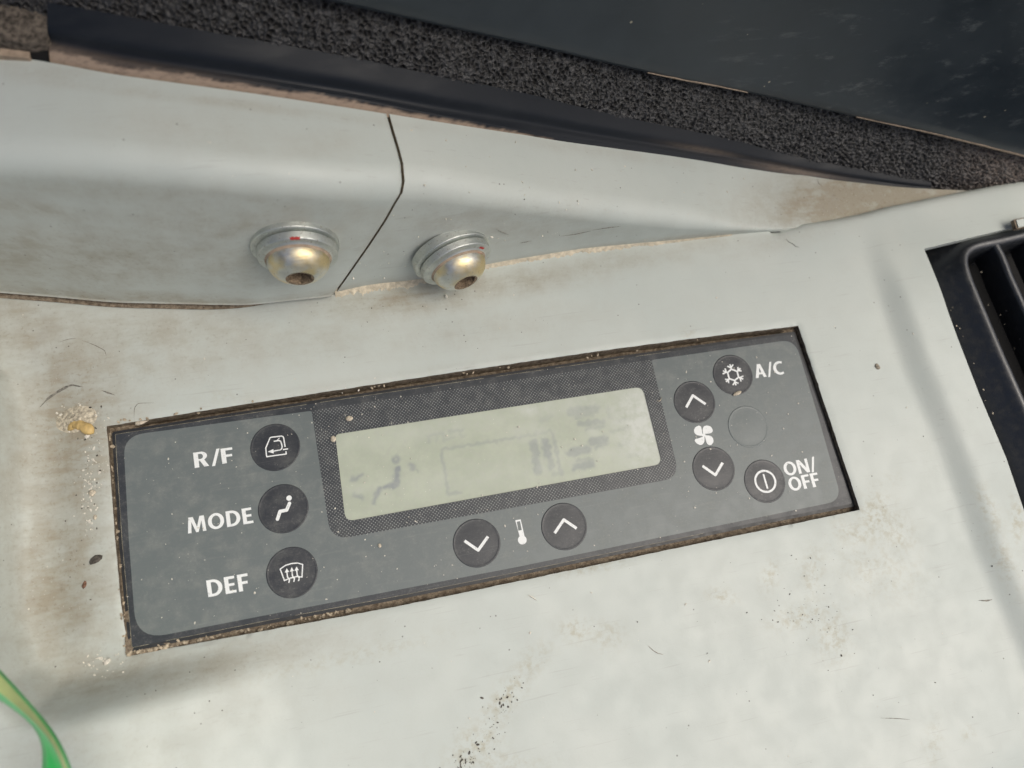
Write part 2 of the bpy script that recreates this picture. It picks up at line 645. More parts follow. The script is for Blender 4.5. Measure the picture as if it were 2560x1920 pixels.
STAINS = [(1330, 1655, 60, 28, -45, .7), (1265, 1745, 90, 30, -52, .9), (1190, 1860, 70, 40, -40, 1.0), (1440, 1575, 38, 28, 0, .9), (1520, 1590, 42, 34, 0, .6),
          (1230, 1905, 130, 24, 0, .6), (2190, 1290, 40, 60, 0, 1.0), (2140, 1335, 60, 30, 20, .7), (2240, 1330, 40, 60, -30, .7), (2200, 1420, 110, 70, 20, .45),
          (2030, 1430, 26, 60, 8, .7), (2000, 1540, 70, 26, -15, .9), (2085, 1590, 40, 60, 0, .8), (1925, 1440, 18, 40, 15, .8), (1805, 1490, 32, 16, 10, .9),
          (2470, 1270, 20, 60, -25, .9), (2510, 1400, 22, 80, -22, .8), (2335, 1860, 22, 60, 0, .5), (2545, 1300, 20, 60, 0, .9), (1480, 1420, 90, 9, -11, .9),
          (840, 1650, 240, 20, -13, .5), (1720, 830, 16, 14, 0, .6), (560, 990, 60, 20, 0, .3), (2235, 1195, 20, 16, 0, .4), (2420, 1835, 12, 20, 10, .8)]
DUST_AND_FALLOFF = [(170, 1080, 150, 300, 5, 1.15), (150, 1450, 150, 280, 0, 1.05), (60, 820, 260, 120, 10, .75), (380, 830, 330, 70, -3, .62), (700, 860, 340, 60, -6, .35),  # left blobs: real dust, strengthened to paint in the light falloff there
         (520, 1665, 340, 55, -13, .62), (260, 1680, 200, 80, -5, .72), (70, 1250, 110, 520, 0, .62), (140, 900, 260, 160, 0, .62), (420, 900, 300, 70, -8, .45), (1000, 745, 220, 45, -6, .95), (1250, 710, 240, 36, -8, .72),
         (1500, 660, 240, 30, -8, .50), (1750, 615, 180, 22, -8, .35), (1150, 830, 330, 50, -8, .22), (900, 960, 560, 18, -9, .22), (220, 1880, 260, 80, 0, .35),
         (1950, 600, 160, 24, -15, .22), (500, 1790, 320, 80, -10, .18)]

# floor sheet: constrained Delaunay with both openings
outer = densify([(-170, 76), (66, 76)] + [tuple(p) for p in CREASE] + [(235, -150), (-170, -150)], 2.0)
st = 1.15
gx, gy = np.meshgrid(np.arange(-168, 234, st), np.arange(-148, 130, st))
gp = np.stack([gx.ravel(), gy.ravel()], 1)
ux, uy = proj(np.c_[gp, np.zeros(len(gp))])
near = (ux > -250) & (ux < 2800) & (uy > 250) & (uy < 2150)
coarse = ((np.round(gp[:, 0] / st) % 4 == 0) & (np.round(gp[:, 1] / st) % 4 == 0))
gp = gp[near | coarse]
gp = gp[inside(gp, outer) & ~inside(gp, OPEN) & ~inside(gp, VENT)]


def keep_clear(pts, loop, r):
    d, _ = sdist(pts, np.array(list(loop) + [loop[0]]))
    return np.abs(d) > r


def clear_fast(pts, loop, r):
    cells = set()
    for p in loop:
        cells.add((int(p[0] // r), int(p[1] // r)))
    ok = []
    for p in pts:
        i, j = int(p[0] // r), int(p[1] // r)
        ok.append((i, j) not in cells)
    return np.array(ok)


for lp in (OPEN, VENT, outer):
    gp = gp[clear_fast(gp, lp, .8)]
allp = [Vector(p) for p in outer] + [Vector(p) for p in OPEN] + [Vector(p) for p in VENT] + [Vector(p) for p in gp]
edges = []
k = 0
for lp in (outer, OPEN, VENT):
    edges += [(k + i, k + (i + 1) % len(lp)) for i in range(len(lp))]
    k += len(lp)
cv, ce, cf, _, _, _ = geometry.delaunay_2d_cdt(allp, edges, [], 0, 1e-5)
cv = np.array([tuple(p) for p in cv])
cf = np.array([tuple(f) for f in cf if len(f) == 3])
cen = cv[cf].mean(1)
cf = cf[inside(cen, outer) & ~inside(cen, OPEN) & ~inside(cen, VENT)]
fz = floor_z(cv)
OS = {(round(float(p[0]), 3), round(float(p[1]), 3)) for p in OPEN}
fz = fz - np.array([.22 if (round(float(p[0]), 3), round(float(p[1]), 3)) in OS else 0.0 for p in cv])
fv = np.c_[cv, fz]
fpx, fpy = proj(fv)
console = thing('console', 'pale grey moulded plastic console top with dirt and stains around the control panel', 'console', (0, 0, 0))
mesh('console_top', fv, cf, M['console'], console, True,
     attrs={'dust': np.clip(blobs(fpx, fpy, DUST_AND_FALLOFF), 0, 1.6), 'stain': np.clip(blobs(fpx, fpy, STAINS), 0, 1)})


def loop_wall(name, loop, depth, mat, parent, lean=0.0, drop=0.0):
    loop = np.array(loop)
    z = floor_z(loop)
    cen = loop.mean(0)
    v = []
    rows = (0.0, .12, .5, 1.0)
    for p, zz in zip(loop, z):
        for t in rows:
            q = p + (cen - p) / np.linalg.norm(cen - p) * (-.06 * (t > 0) + lean * t)
            v.append((q[0], q[1], zz - .01 - drop - depth * t))
    return mesh(name, v, grid(len(loop), len(rows), True), mat, parent)


loop_wall('panel_opening_edge', OPEN, 6.0, M['wall'], console, drop=.21)
loop_wall('vent_opening_edge', VENT, 2.2, M['console'], console)
# skirt of the rolled lip
sk = densify(CREASE[1:], 1.5, False)
zz = floor_z(np.array(sk))
mesh('lip_skirt', [(p[0], p[1], z - .02 - t * 6) for p, z in zip(sk, zz) for t in (0, 1)], grid(len(sk), 2), M['console'], console)

# ---------------------------------------------------------------- raised ledge (right part is moulded with the console) and its left cover
SX = [-460, -260, 0, 145, 285, 499, 623, 718, 829, 920, 1035, 1124, 1240, 1451, 1660, 1782, 1863, 1953, 2100, 2270, 2460]
BASE = dict(zip(SX, [698, 712, 730, 741, 754, 759, 761, 750, 739, 716, 706, 690, 661, 627, 606, 594, 584, 578, 566, 540, 500]))
RIDGE = dict(zip(SX, [377, 385, 395, 402, 411, 431, 444, 452, 462, 463, 464, 475, 494, 525, 547, 562, 572, 573, 552, 516, 476]))
BACK = dict(zip(SX, [70, 98, 134, 158, 185, 214, 231, 245, 262, 276, 295, 309, 327, 358, 386, 405, 417, 430, 452, 470, 478]))
ZR = dict(zip(SX, [43.5, 46, 48.5, 49.3, 49.6, 48.8, 47.6, 46.4, 44.6, 42.3, 38.8, 36, 31, 21.2, 12.2, 7.2, 3.4, 0, -2.6, -4, -4.5]))


def cur(tab, x):
    return float(np.interp(x, SX, [tab[s] for s in SX]))


def smooth_cur(tab):
    xs = np.linspace(-460, 2460, 293)
    ys = np.interp(xs, SX, [tab[s] for s in SX])
    k = np.ones(9) / 9
    yp = np.concatenate([2 * ys[0] - ys[4:0:-1], ys, 2 * ys[-1] - ys[-2:-6:-1]])
    ys = np.convolve(yp, k, 'valid')
    return lambda x: float(np.interp(x, xs, ys))


fB, fR, fK, fZ = (smooth_cur(t) for t in (BASE, RIDGE, BACK, ZR))


def ledge_profile(px, t, base_z):
    """t 0..1 from the foot of the wall over the rounded ridge to the back edge"""
    zr = fZ(px)
    b = P(px, fB(px), base_z)
    if px > 1900:
        b[2] = min(base_z, zr - 1)
    r = P(px, fR(px), zr)
    k = P(px, fK(px), zr + .6)
    h = np.linalg.norm(r - b)
    rad = min(5.2, h * .45, np.linalg.norm(k - r) * .45)
    # sharp corner pushed outward so that the rounded ridge passes where the photograph shows it
    up = (r - b) / max(h, 1e-6)
    bk = (k - r) / np.linalg.norm(k - r)
    c = r + (up - bk) * rad * .18
    A, B = c - (c - b) / np.linalg.norm(c - b) * rad, c + bk * rad
    if t < .42:
        s = t / .42
        return b + (A - b) * s
    if t < .62:
        s = (t - .42) / .20
        return (1 - s) ** 2 * A + 2 * s * (1 - s) * c + s * s * B
    s = (t - .62) / .38
    return B + (k - B) * s


SEAM = [(0.0, 829), (.10, 868), (.22, 914), (.34, 958), (.42, 984), (.48, 999), (.54, 1004), (.62, 1000), (.75, 989), (.88, 976), (1.0, 965)]


def seam(t):
    return float(np.interp(t, [s[0] for s in SEAM], [s[1] for s in SEAM]))


ts = np.concatenate([np.linspace(0, .42, 34), np.linspace(.42, .62, 22)[1:], np.linspace(.62, 1, 26)[1:]])


def ledge(x0f, x1f, nx, base_z, thick=0.0):
    v = []
    for i in range(nx):
        for t in ts:
            a, b = x0f(t), x1f(t)
            px = a + (b - a) * i / (nx - 1)
            p = ledge_profile(px, t, base_z)
            w = .18 * noise.noise((p[0] * .035, p[2] * .05, p[1] * .05))
            p = p + np.array((0, -w, w))
            v.append(p)
    v = np.array(v)
    return v


LDUST_AND_SHADE = [(900, 730, 260, 16, -6, .85), (1150, 690, 300, 18, -8, .80), (1450, 632, 260, 12, -8, .75), (1720, 596, 160, 9, -6, .7), (2170, 492, 230, 80, -8, 1.8), (2010, 515, 100, 50, 0, 1.1), (2240, 480, 170, 40, 0, 1.5), (2350, 476, 160, 30, 0, 1.6),  # pocket tip blob: dust that also paints in the shade under the foam
         (300, 480, 420, 34, 4, .42), (700, 520, 300, 40, 4, .42), (300, 745, 500, 22, 3, .85), (150, 640, 420, 90, 0, .7), (600, 560, 420, 80, 4, .45), (1200, 560, 300, 60, 0, .35), (560, 590, 120, 30, -25, .7), (60, 520, 200, 30, 10, .6), (620, 660, 200, 80, 0, .45), (500, 330, 300, 60, 8, .20), (1150, 560, 200, 30, 4, .40),
         (1400, 585, 250, 22, -4, .25), (100, 180, 300, 30, 8, .25), (500, 250, 500, 14, 7, .35), (1500, 380, 300, 14, 8, .2), (800, 360, 100, 40, 0, .22)]

# right part
nb = 190
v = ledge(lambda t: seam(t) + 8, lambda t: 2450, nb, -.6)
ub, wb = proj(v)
dd = blobs(ub, wb, LDUST_AND_SHADE)
f = grid(nb, len(ts))
# side face in the seam
k = len(v)
sv = np.concatenate([v[:len(ts)], v[:len(ts)] + np.array((-.9, 3.2, -3.2))])
mesh('seam_edge', sv, [(j, j + 1, len(ts) + j + 1, len(ts) + j) for j in range(len(ts) - 1)], M['wall'], console)
v2, f2 = v, f
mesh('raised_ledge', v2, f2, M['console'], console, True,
     attrs={'dust': np.clip(dd, 0, 1.6), 'stain': np.zeros(len(v2))})  # dd: dust, with the painted shade of LDUST_AND_SHADE

# cream dust packed along the foot of the ledge
fx = np.linspace(838, 1830, 400)
v = []
for x in fx:
    a = P(x, fB(x) + 3, .12)
    wv = max(.1, .85 + .8 * noise.noise((x * .021, 0, 0)) + .7 * noise.noise((x * .09, 3, 0)) + .5 * noise.noise((x * .31, 7, 0)))
    e = (1 - float(smooth(1450, 1830, x)) * .92) * (1 + .9 * float(1 - smooth(930, 1080, x)) * float(smooth(836, 880, x)))
    for o, h in ((-.85 * wv * e, -.12), (-.35 * wv * e, .18), (.0, .45), (.5, .9 * min(e, 1)), (.9, 1.1 * min(e, 1))):
        v.append(a + np.array((0, o + .35, h)))
mesh('dust_fillet', v, grid(len(fx), 5), M['cream'], console, True)

# left cover: a separate shell with a visible edge
na = 150
v = ledge(lambda t: -450, lambda t: seam(t), na, 1.3)
v += np.array((0, -.35, .35))
cover_loc = P(400, 755, 0)
cover = thing('ledge_cover', 'grey plastic cover left of the curved seam, with one dome head bolt', 'cover', cover_loc)
ub, wb = proj(v)
dd = blobs(ub, wb, LDUST_AND_SHADE)
rim = []
nt = len(ts)
edge_idx = [(na - 1) * nt + j for j in range(nt)]
bot_idx = [i * nt for i in range(na)]
e1 = v[edge_idx] + np.array((-.2, 2.2, -2.2))
e2 = v[bot_idx] + np.array((0, 2.4, -.1))
v2 = np.concatenate([v, e1, e2])
f2 = grid(na, nt)
k = len(v)
f2 += [(edge_idx[j + 1], edge_idx[j], k + j, k + j + 1) for j in range(nt - 1)]
k2 = k + nt
f2 += [(bot_idx[i], bot_idx[i + 1], k2 + i + 1, k2 + i) for i in range(na - 1)]
mesh('cover_shell', v2, f2, M['console'], cover, True,
     attrs={'dust': np.clip(np.concatenate([dd, np.full(nt, .9), np.full(na, .9)]), 0, 1), 'stain': np.zeros(len(v2))})  # dd: dust, with the painted shade of LDUST_AND_SHADE
# the dirty gap below and behind the cover
gv = []
xs = np.linspace(-440, 835, 70)
for x in xs:
    a = P(x, fB(x) + (16 if x < 500 else 16 * (1 - smooth(500, 760, x))), .05)
    b = P(x, fB(x), .4) + np.array((0, 6, 0))
    a[2], b[2] = .35, .5
    gv += [a, b]
mesh('dirt_seam', gv, grid(len(xs), 2), M['wall'], cover)


# ---------------------------------------------------------------- bolts
def lathe(profile, n, c, ax, e1, e2, squash=None):
    v = []
    for i in range(n):
        a = 2 * math.pi * i / n
        for (h, r) in profile:
            v.append(c + ax * h + (e1 * math.cos(a) + e2 * math.sin(a)) * r)
    return v, grid(n, len(profile), True)


def make_bolt(name, label, px, py, wash_r, col_r, dome_r, tilt, redang):
    # spot on the wall of the ledge
    zr = fZ(px)
    best = min(np.linspace(.02, .42, 200), key=lambda t: abs(proj([ledge_profile(px, t, 0)])[1][0] - py))
    c = ledge_profile(px, best, 0)
    g = ledge_profile(px + 8, best, 0) - ledge_profile(px - 8, best, 0)
    h = ledge_profile(px, best + .01, 0) - ledge_profile(px, best - .01, 0)
    ax = np.cross(g, h)
    ax /= np.linalg.norm(ax)
    if ax[1] > 0:
        ax = -ax
    ax = ax + np.array(tilt)
    ax /= np.linalg.norm(ax)
    e1 = np.cross(ax, (0, 0, 1))
    e1 /= np.linalg.norm(e1)
    e2 = np.cross(e1, ax)
    c = c - ax * .1
    b = thing(name, label, 'bolt', c, 'bolts in the ledge wall')
    o = lathe([(-.6, wash_r), (0, wash_r), (1.35, wash_r), (1.38, wash_r), (1.55, wash_r - .16), (1.56, wash_r - .2), (1.6, col_r - 1)], 64, c, ax, e1, e2)
    mesh('washer', *o, M['zinc'], b, True)
    cc = c + e1 * (-.35) - e2 * .3
    o = lathe([(1.45, col_r - .8), (1.85, col_r - .7), (1.95, col_r), (2.0, col_r), (3.30, col_r - .12), (3.36, col_r - .13), (3.52, col_r - .26), (3.54, col_r - .32), (3.72, dome_r + .75), (3.74, dome_r + .70), (4.05, dome_r + .42), (4.08, dome_r + .38), (3.65, dome_r - .8)], 64, cc, ax, e1, e2)
    mesh('flange', *o, M['zinc'], b, True)
    prof = [(3.3, dome_r - .2), (3.75, dome_r + .05), (4.4, dome_r)]
    for i in range(1, 15):
        a = i / 14 * math.radians(65.5)
        prof.append((4.4 + (dome_r * .93) * math.sin(a) * .74, dome_r * math.cos(a) ** .9))
    ring = lathe([(3.9, dome_r + .5), (4.16, dome_r + .34), (4.30, dome_r + .16), (4.55, dome_r - .02)], 64, cc, ax, e1, e2)
    mesh('dirt_ring', *ring, M['tan'], b, True)
    hex_r = prof[-1][1]
    head_h = prof[-1][0]
    o = lathe(prof, 72, cc, ax, e1, e2)
    head = mesh('head', *o, M['gold'], b, True)
    # hexagon socket
    v, n = [], 48
    for i in range(n):
        a = 2 * math.pi * i / n
        hx = 1 / math.cos(((a + math.pi / 6) % (math.pi / 3)) - math.pi / 6)
        for hh, rr in ((head_h - .02, hex_r + .03), (head_h - .12, hex_r * .80 * hx * .98), (head_h - 2.6, hex_r * .78 * hx), (head_h - 2.1, hex_r * .45), (head_h - 1.9, .02)):
            v.append(cc + ax * hh + (e1 * math.cos(a) + e2 * math.sin(a)) * rr)
    mesh('hex_socket', v, grid(n, 5, True), M['socket'], head)
    # red witness mark of paint
    bag = Bag()
    nn = 9
    v = []
    for i in range(nn):
        a = redang + (i / (nn - 1) - .5) * .24
        wob = .12 * math.sin(i * 2.1)
        for hh, rr in ((3.70 + wob * .2, col_r - .95 + wob), (3.74, dome_r + .62), (3.92, dome_r + .12), (4.5 + wob, dome_r + .05)) if redang > 2 else \
                ((3.2 + wob, col_r - .06), (3.37, col_r - .10), (3.545, col_r - .27), (3.62, col_r - .55 + .5 * wob)):
            v.append(cc + ax * hh + (e1 * math.cos(a) + e2 * math.sin(a)) * rr)
    mesh('paint_mark', v, grid(nn, 4), M['red'], b)
    return b


make_bolt('bolt', 'dome head bolt left of the curved seam, on the grey cover', 738, 606, 8.9, 8.15, 6.3, (0, 0, -.02), math.pi / 2 + .05)
make_bolt('bolt', 'dome head bolt right of the curved seam, red mark on its dome', 1126, 632, 9.4, 8.7, 6.45, (.16, 0, -.02), 2.45)

# ---------------------------------------------------------------- climate control panel
ZF = -1.3


def Q(x, y, z=ZF):
    return P(x, y, z)[:2]


panel = thing('climate_control_panel', 'dark grey cab climate control panel with display and round keys', 'control panel', (0, 0, -6))
FILM_PX = [(288, 1086), (560, 1043), (800, 1006), (1180, 950), (1560, 895), (1984, 835), (2060, 1050), (2131, 1259), (1900, 1304), (1640, 1358), (1320, 1425), (1000, 1489), (660, 1553), (330, 1619), (305, 1350)]
film_out = [Q(x, y) for x, y in FILM_PX]
cenp = np.mean(film_out, 0)
hous_out = []
for i, p in enumerate(film_out):
    a, b = film_out[i - 1], film_out[(i + 1) % len(film_out)]
    t1, t2 = (p - a) / np.linalg.norm(p - a), (b - p) / np.linalg.norm(b - p)
    nrm = np.array((t1[1] + t2[1], -t1[0] - t2[0]))
    nrm /= np.linalg.norm(nrm)
    if nrm @ (p - cenp) < 0:
        nrm = -nrm
    hous_out.append(p + nrm * .75 / max(.6, abs(nrm @ np.array((t1[1], -t1[0])))))
lcd_px = [(838, 1086), (1607, 966), (1656, 1160), (864, 1304)]
lcd_q = [Q(*p) for p in lcd_px]
lcd_c = np.mean(lcd_q, 0)
big_hole = [lcd_c + (p - lcd_c) * 1.02 for p in lcd_q]
mesh('housing', *prism(rounded(hous_out, .7, 3), -7, ZF - .28), M['black'], panel)
mesh('film', *prism(rounded(film_out, .5, 3), ZF - .20, ZF, [big_hole]), M['film'], panel)
# worn pale edge line of the film
ew = Bag()
edge = densify(film_out, 3.0)
for i in range(len(edge)):
    a, b = edge[i], edge[(i + 1) % len(edge)]
    if noise.noise((a[0] * .2, a[1] * .2, 0)) > -.45 and a[0] < 45:
        d = (b - a) / np.linalg.norm(b - a)
        nn = np.array((-d[1], d[0])) * .032
        ew.add(*prism([a + nn, a - nn, b - nn, b + nn], ZF - .1, ZF + .015))
ew.build('worn_edge', M['worn'], panel)
bez = [Q(x, y, ZF + .02) for x, y in [(779, 1027), (1629, 899), (1699, 1194), (827, 1351)]]
lcd_round = rounded(lcd_q, [1.0, 2.2, 1.9, 2.0], 8)
mesh('display_bezel', *prism(rounded(bez, [.01, .01, 4.2, 4.2], 8), ZF - .1, ZF + .02, [lcd_round]), M['dots'], panel)
# grey printed field running round the bezel
g = [Q(x, y, ZF + .03) for x, y in [(308, 1090), (779, 1027), (827, 1351), (1699, 1194), (1629, 900), (1987, 848), (2045, 1040), (2105, 1251), (1860, 1301), (1560, 1362), (1300, 1416), (1000, 1473.5), (680, 1535), (341, 1601), (322, 1350)]]
mesh('grey_field', *prism(rounded(g, [4.5, .6, 4.3, 4.3, .6, 4.2, 0, 4, 0, 0, 0, 0, 0, 6, 0], 8), ZF - .05, ZF + .03), M['grey'], panel)

# display: glass sheet under the film with faded segments
def seg(px, py, a, b, w, am, soft=4.0):
    a, b = np.array(a, float), np.array(b, float)
    d = b - a
    t = np.clip(((px - a[0]) * d[0] + (py - a[1]) * d[1]) / (d @ d + 1e-9), 0, 1)
    r = np.hypot(px - a[0] - t * d[0], py - a[1] - t * d[1])
    return am * (1 - smooth(w / 2 - soft, w / 2 + soft, r))


nu, nv = 300, 80
lz = ZF - .16
lv = []
big = [lcd_c + (p - lcd_c) * 1.015 for p in lcd_q]
for i in range(nu):
    for j in range(nv):
        a, b = i / (nu - 1), j / (nv - 1)
        p = (big[3] * (1 - a) + big[2] * a) * (1 - b) + (big[0] * (1 - a) + big[1] * a) * b
        lv.append((p[0], p[1], lz))
lv = np.array(lv)
lx, ly = proj(lv)
nz = np.array([noise.noise((p[0] * .9, p[1] * .9, 1)) for p in lv])
nz2 = np.array([noise.noise((p[0] * .9, p[1] * .9, 7)) for p in lv])
sx, sy = lx + nz * 6, ly + nz2 * 6
SEG = [((990, 1149), (991, 1149), 20, .50), ((993, 1174), (991, 1210), 15, .62), ((990, 1212), (962, 1218), 13, .62), ((952, 1219), (944, 1232), 11, .60), ((944, 1230), (934, 1258), 10, .5),
       ((1026, 1162), (1034, 1170), 10, .48), ((1034, 1168), (1046, 1178), 5, .35), ((902, 1187), (880, 1201), 11, .46), ((886, 1238), (906, 1245), 12, .42),
       ((1103, 1130), (1121, 1232), 6, .40), ((1121, 1235), (1152, 1231), 8, .34), ((1103, 1124), (1302, 1092), 6, .34), ((1302, 1092), (1376, 1078), 7, .22), ((1380, 1082), (1404, 1186), 7, .36),
       ((1070, 1092), (1072, 1106), 6, .24), ((1070, 1090), (1100, 1083), 6, .26), ((1088, 1086), (1094, 1104), 5, .18), ((1106, 1082), (1112, 1100), 7, .24), ((1112, 1100), (1134, 1092), 6, .2), ((1126, 1080), (1156, 1074), 8, .26), ((1150, 1076), (1156, 1092), 7, .2),
       ((1335, 1108), (1341, 1135), 21, .40), ((1339, 1150), (1345, 1176), 20, .40), ((1364, 1106), (1370, 1140), 22, .48), ((1374, 1150), (1379, 1168), 17, .34), ((1384, 1186), (1400, 1182), 10, .22),
       ((1426, 1132), (1468, 1124), 21, .42), ((1440, 1152), (1470, 1148), 9, .3), ((1440, 1168), (1476, 1160), 20, .42),
       ((1428, 1030), (1490, 1022), 22, .30), ((1440, 1044), (1480, 1034), 10, .26), ((1448, 1060), (1506, 1054), 13, .36), ((1470, 1072), (1508, 1066), 12, .28), ((1478, 1104), (1512, 1098), 20, .42), ((1492, 1118), (1516, 1110), 12, .36),
       ((1520, 1020), (1524, 1046), 8, .2), ((1540, 1054), (1570, 1048), 8, .26), ((1530, 1078), (1590, 1066), 10, .2), ((1548, 1112), (1574, 1106), 12, .18), ((1570, 1140), (1600, 1132), 12, .16), ((1350, 1052), (1380, 1040), 12, .14)]
ink = np.zeros(len(lv))
for a, b, w, am in SEG:
    ink = np.maximum(ink, seg(sx, sy, a, b, w, am * 1.12, 5.0))
ink = ink * (1 - .7 * np.exp(-((lx - 990) ** 2 + (ly - 1148) ** 2) / 9))
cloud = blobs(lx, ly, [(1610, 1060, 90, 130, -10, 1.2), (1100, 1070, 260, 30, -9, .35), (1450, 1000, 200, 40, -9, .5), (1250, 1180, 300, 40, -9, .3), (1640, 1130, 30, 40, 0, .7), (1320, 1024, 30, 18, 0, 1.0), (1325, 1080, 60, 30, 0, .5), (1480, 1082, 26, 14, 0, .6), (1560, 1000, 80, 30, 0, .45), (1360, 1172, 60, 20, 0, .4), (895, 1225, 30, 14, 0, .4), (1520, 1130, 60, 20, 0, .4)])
disp = mesh('display', lv, grid(nu, nv), M['lcd'], panel, attrs={'ink': ink, 'cloud': cloud})


# round keys
def key(px, py, r, sym=None, mat='button', z0=ZF + .03):
    c = Q(px, py, z0)
    prof = [(r + .16, -.10), (r + .10, .05), (r, .12), (r - .22, .06), (r - .5, .05), (r * .7, .09), (r * .35, .13), (.02, .15)]
    n = 56
    v = []
    for i in range(n):
        a = 2 * math.pi * i / n
        for rr, h in prof:
            v.append((c[0] + rr * math.cos(a), c[1] + rr * math.sin(a), z0 + h))
    o = mesh('button', v, grid(n, len(prof), True), M[mat], panel, True)
    if sym:
        bag = Bag()
        sym(bag, z0 + .165)
        bag.build('symbol', M['white'], o)
    return o


def Z1(pts):                       # points read in the close view of the left keys
    return [(620 + x * .27735, 1040 + y * .27735) for x, y in pts]


def Z2(pts):                       # right keys
    return [(1600 + x * .25316, 860 + y * .25316) for x, y in pts]


def Z3(pts):                       # display and temperature keys
    return [(800 + x * .40687, 880 + y * .40687) for x, y in pts]


def qq(pts, z):
    return [P(x, y, z)[:2] for x, y in pts]


def sym_recirc(b, z):
    b.stroke(qq(Z1([(334, 278), (322, 200), (316, 186), (302, 181), (212, 191), (198, 198), (160, 288), (168, 367), (345, 342), (342, 318)]), z), .27, z)
    b.stroke(qq(Z1([(315, 303), (362, 296)]), z), .27, z)
    b.stroke(qq(Z1([(232, 228), (280, 221), (294, 228), (302, 248), (308, 278), (303, 296), (290, 306), (228, 317)]), z), .27, z)
    b.stroke(qq(Z1([(262, 218), (286, 196)]), z), .14, z)
    b.poly(qq(Z1([(178, 323), (228, 298), (233, 338)]), z), z)


def sym_seat(b, z):
    b.disc(P(*Z1([(370, 740)])[0], z), .60, z, 24)
    b.stroke(qq(Z1([(374, 786), (348, 848), (288, 860), (266, 930)]), z), .74, z, cap=True)


def sym_def(b, z):
    b.stroke(qq(Z1([(290, 1380), (338, 1346), (395, 1329), (448, 1325), (493, 1338), (487, 1451), (440, 1447), (385, 1460), (328, 1483), (290, 1380), (338, 1346)]), z), .25, z)
    for dx, dy in ((0, 0), (45, -9), (88, -16)):
        b.stroke(qq([(x, y) for x, y in Z1([(368 + dx, 1504 + dy), (374 + dx, 1476 + dy), (356 + dx, 1450 + dy), (350 + dx, 1400 + dy)])], z), .26, z)
        b.poly(qq(Z1([(331 + dx, 1412 + dy), (349 + dx, 1373 + dy), (371 + dx, 1405 + dy)]), z), z)


def chev(pts, w):
    def s(b, z):
        b.stroke(qq(pts, z), w, z)
    return s


def sym_snow(b, z):
    c = np.array((919, 305.))
    ends = [(888, 200), (992, 240), (1020, 347), (948, 408), (850, 374), (818, 264)]
    hexa = []
    for e in ends:
        e = np.array(e, float)
        d = e - c
        nn = np.array((-d[1], d[0]))
        b.stroke(qq(Z2([c + d * .50, e]), z), .40, z)
        hexa.append(c + d * .54)
        for s in (-1, 1):
            b.stroke(qq(Z2([c + d * .66, c + d * .90 + nn * .27 * s]), z), .36, z)
    b.stroke(qq(Z2(hexa + hexa[:2]), z), .42, z)


def sym_power(b, z):
    c = P(*Z2([(1238, 1356)])[0], z)
    r = 2.62
    n = 48
    ring = lambda q: [(c[0] + q * math.cos(2 * math.pi * i / n), c[1] + q * math.sin(2 * math.pi * i / n)) for i in range(n)]
    b.poly(ring(r + .26), z, holes=[ring(r - .26)])
    b.stroke(qq(Z2([(1218, 1284), (1260, 1428)]), z), .46, z)


key(688.2, 1118, 5.35, sym_recirc)
key(708.5, 1271.3, 5.35, sym_seat)
key(730.1, 1430.8, 5.35, sym_def)
key(1191.8, 1357.3, 5.35, chev(Z3([(888, 1160), (972, 1218), (1032, 1134)]), .66))
key(1410.3, 1315.8, 5.35, chev(Z3([(1442, 1113), (1498, 1030), (1577, 1084)]), .66))
key(1736.2, 1004.6, 5.35, chev(Z2([(457, 626), (522, 508), (648, 594)]), .66))
key(1784, 1171.1, 5.35, chev(Z2([(617, 1204), (745, 1294), (816, 1172)]), .66))
key(1831.9, 937, 5.25, sym_snow)
blank = key(1870.4, 1066.3, 5.25, None, 'grey')
blank['label'] = 'blank grey key without a symbol'
key(1911.6, 1202.8, 5.25, sym_power)


# lettering
def arc(cx, cy, rx, ry, a0, a1, n=14):
    return [(cx + rx * math.cos(math.radians(a0 + (a1 - a0) * i / n)), cy + ry * math.sin(math.radians(a0 + (a1 - a0) * i / n))) for i in range(n + 1)]


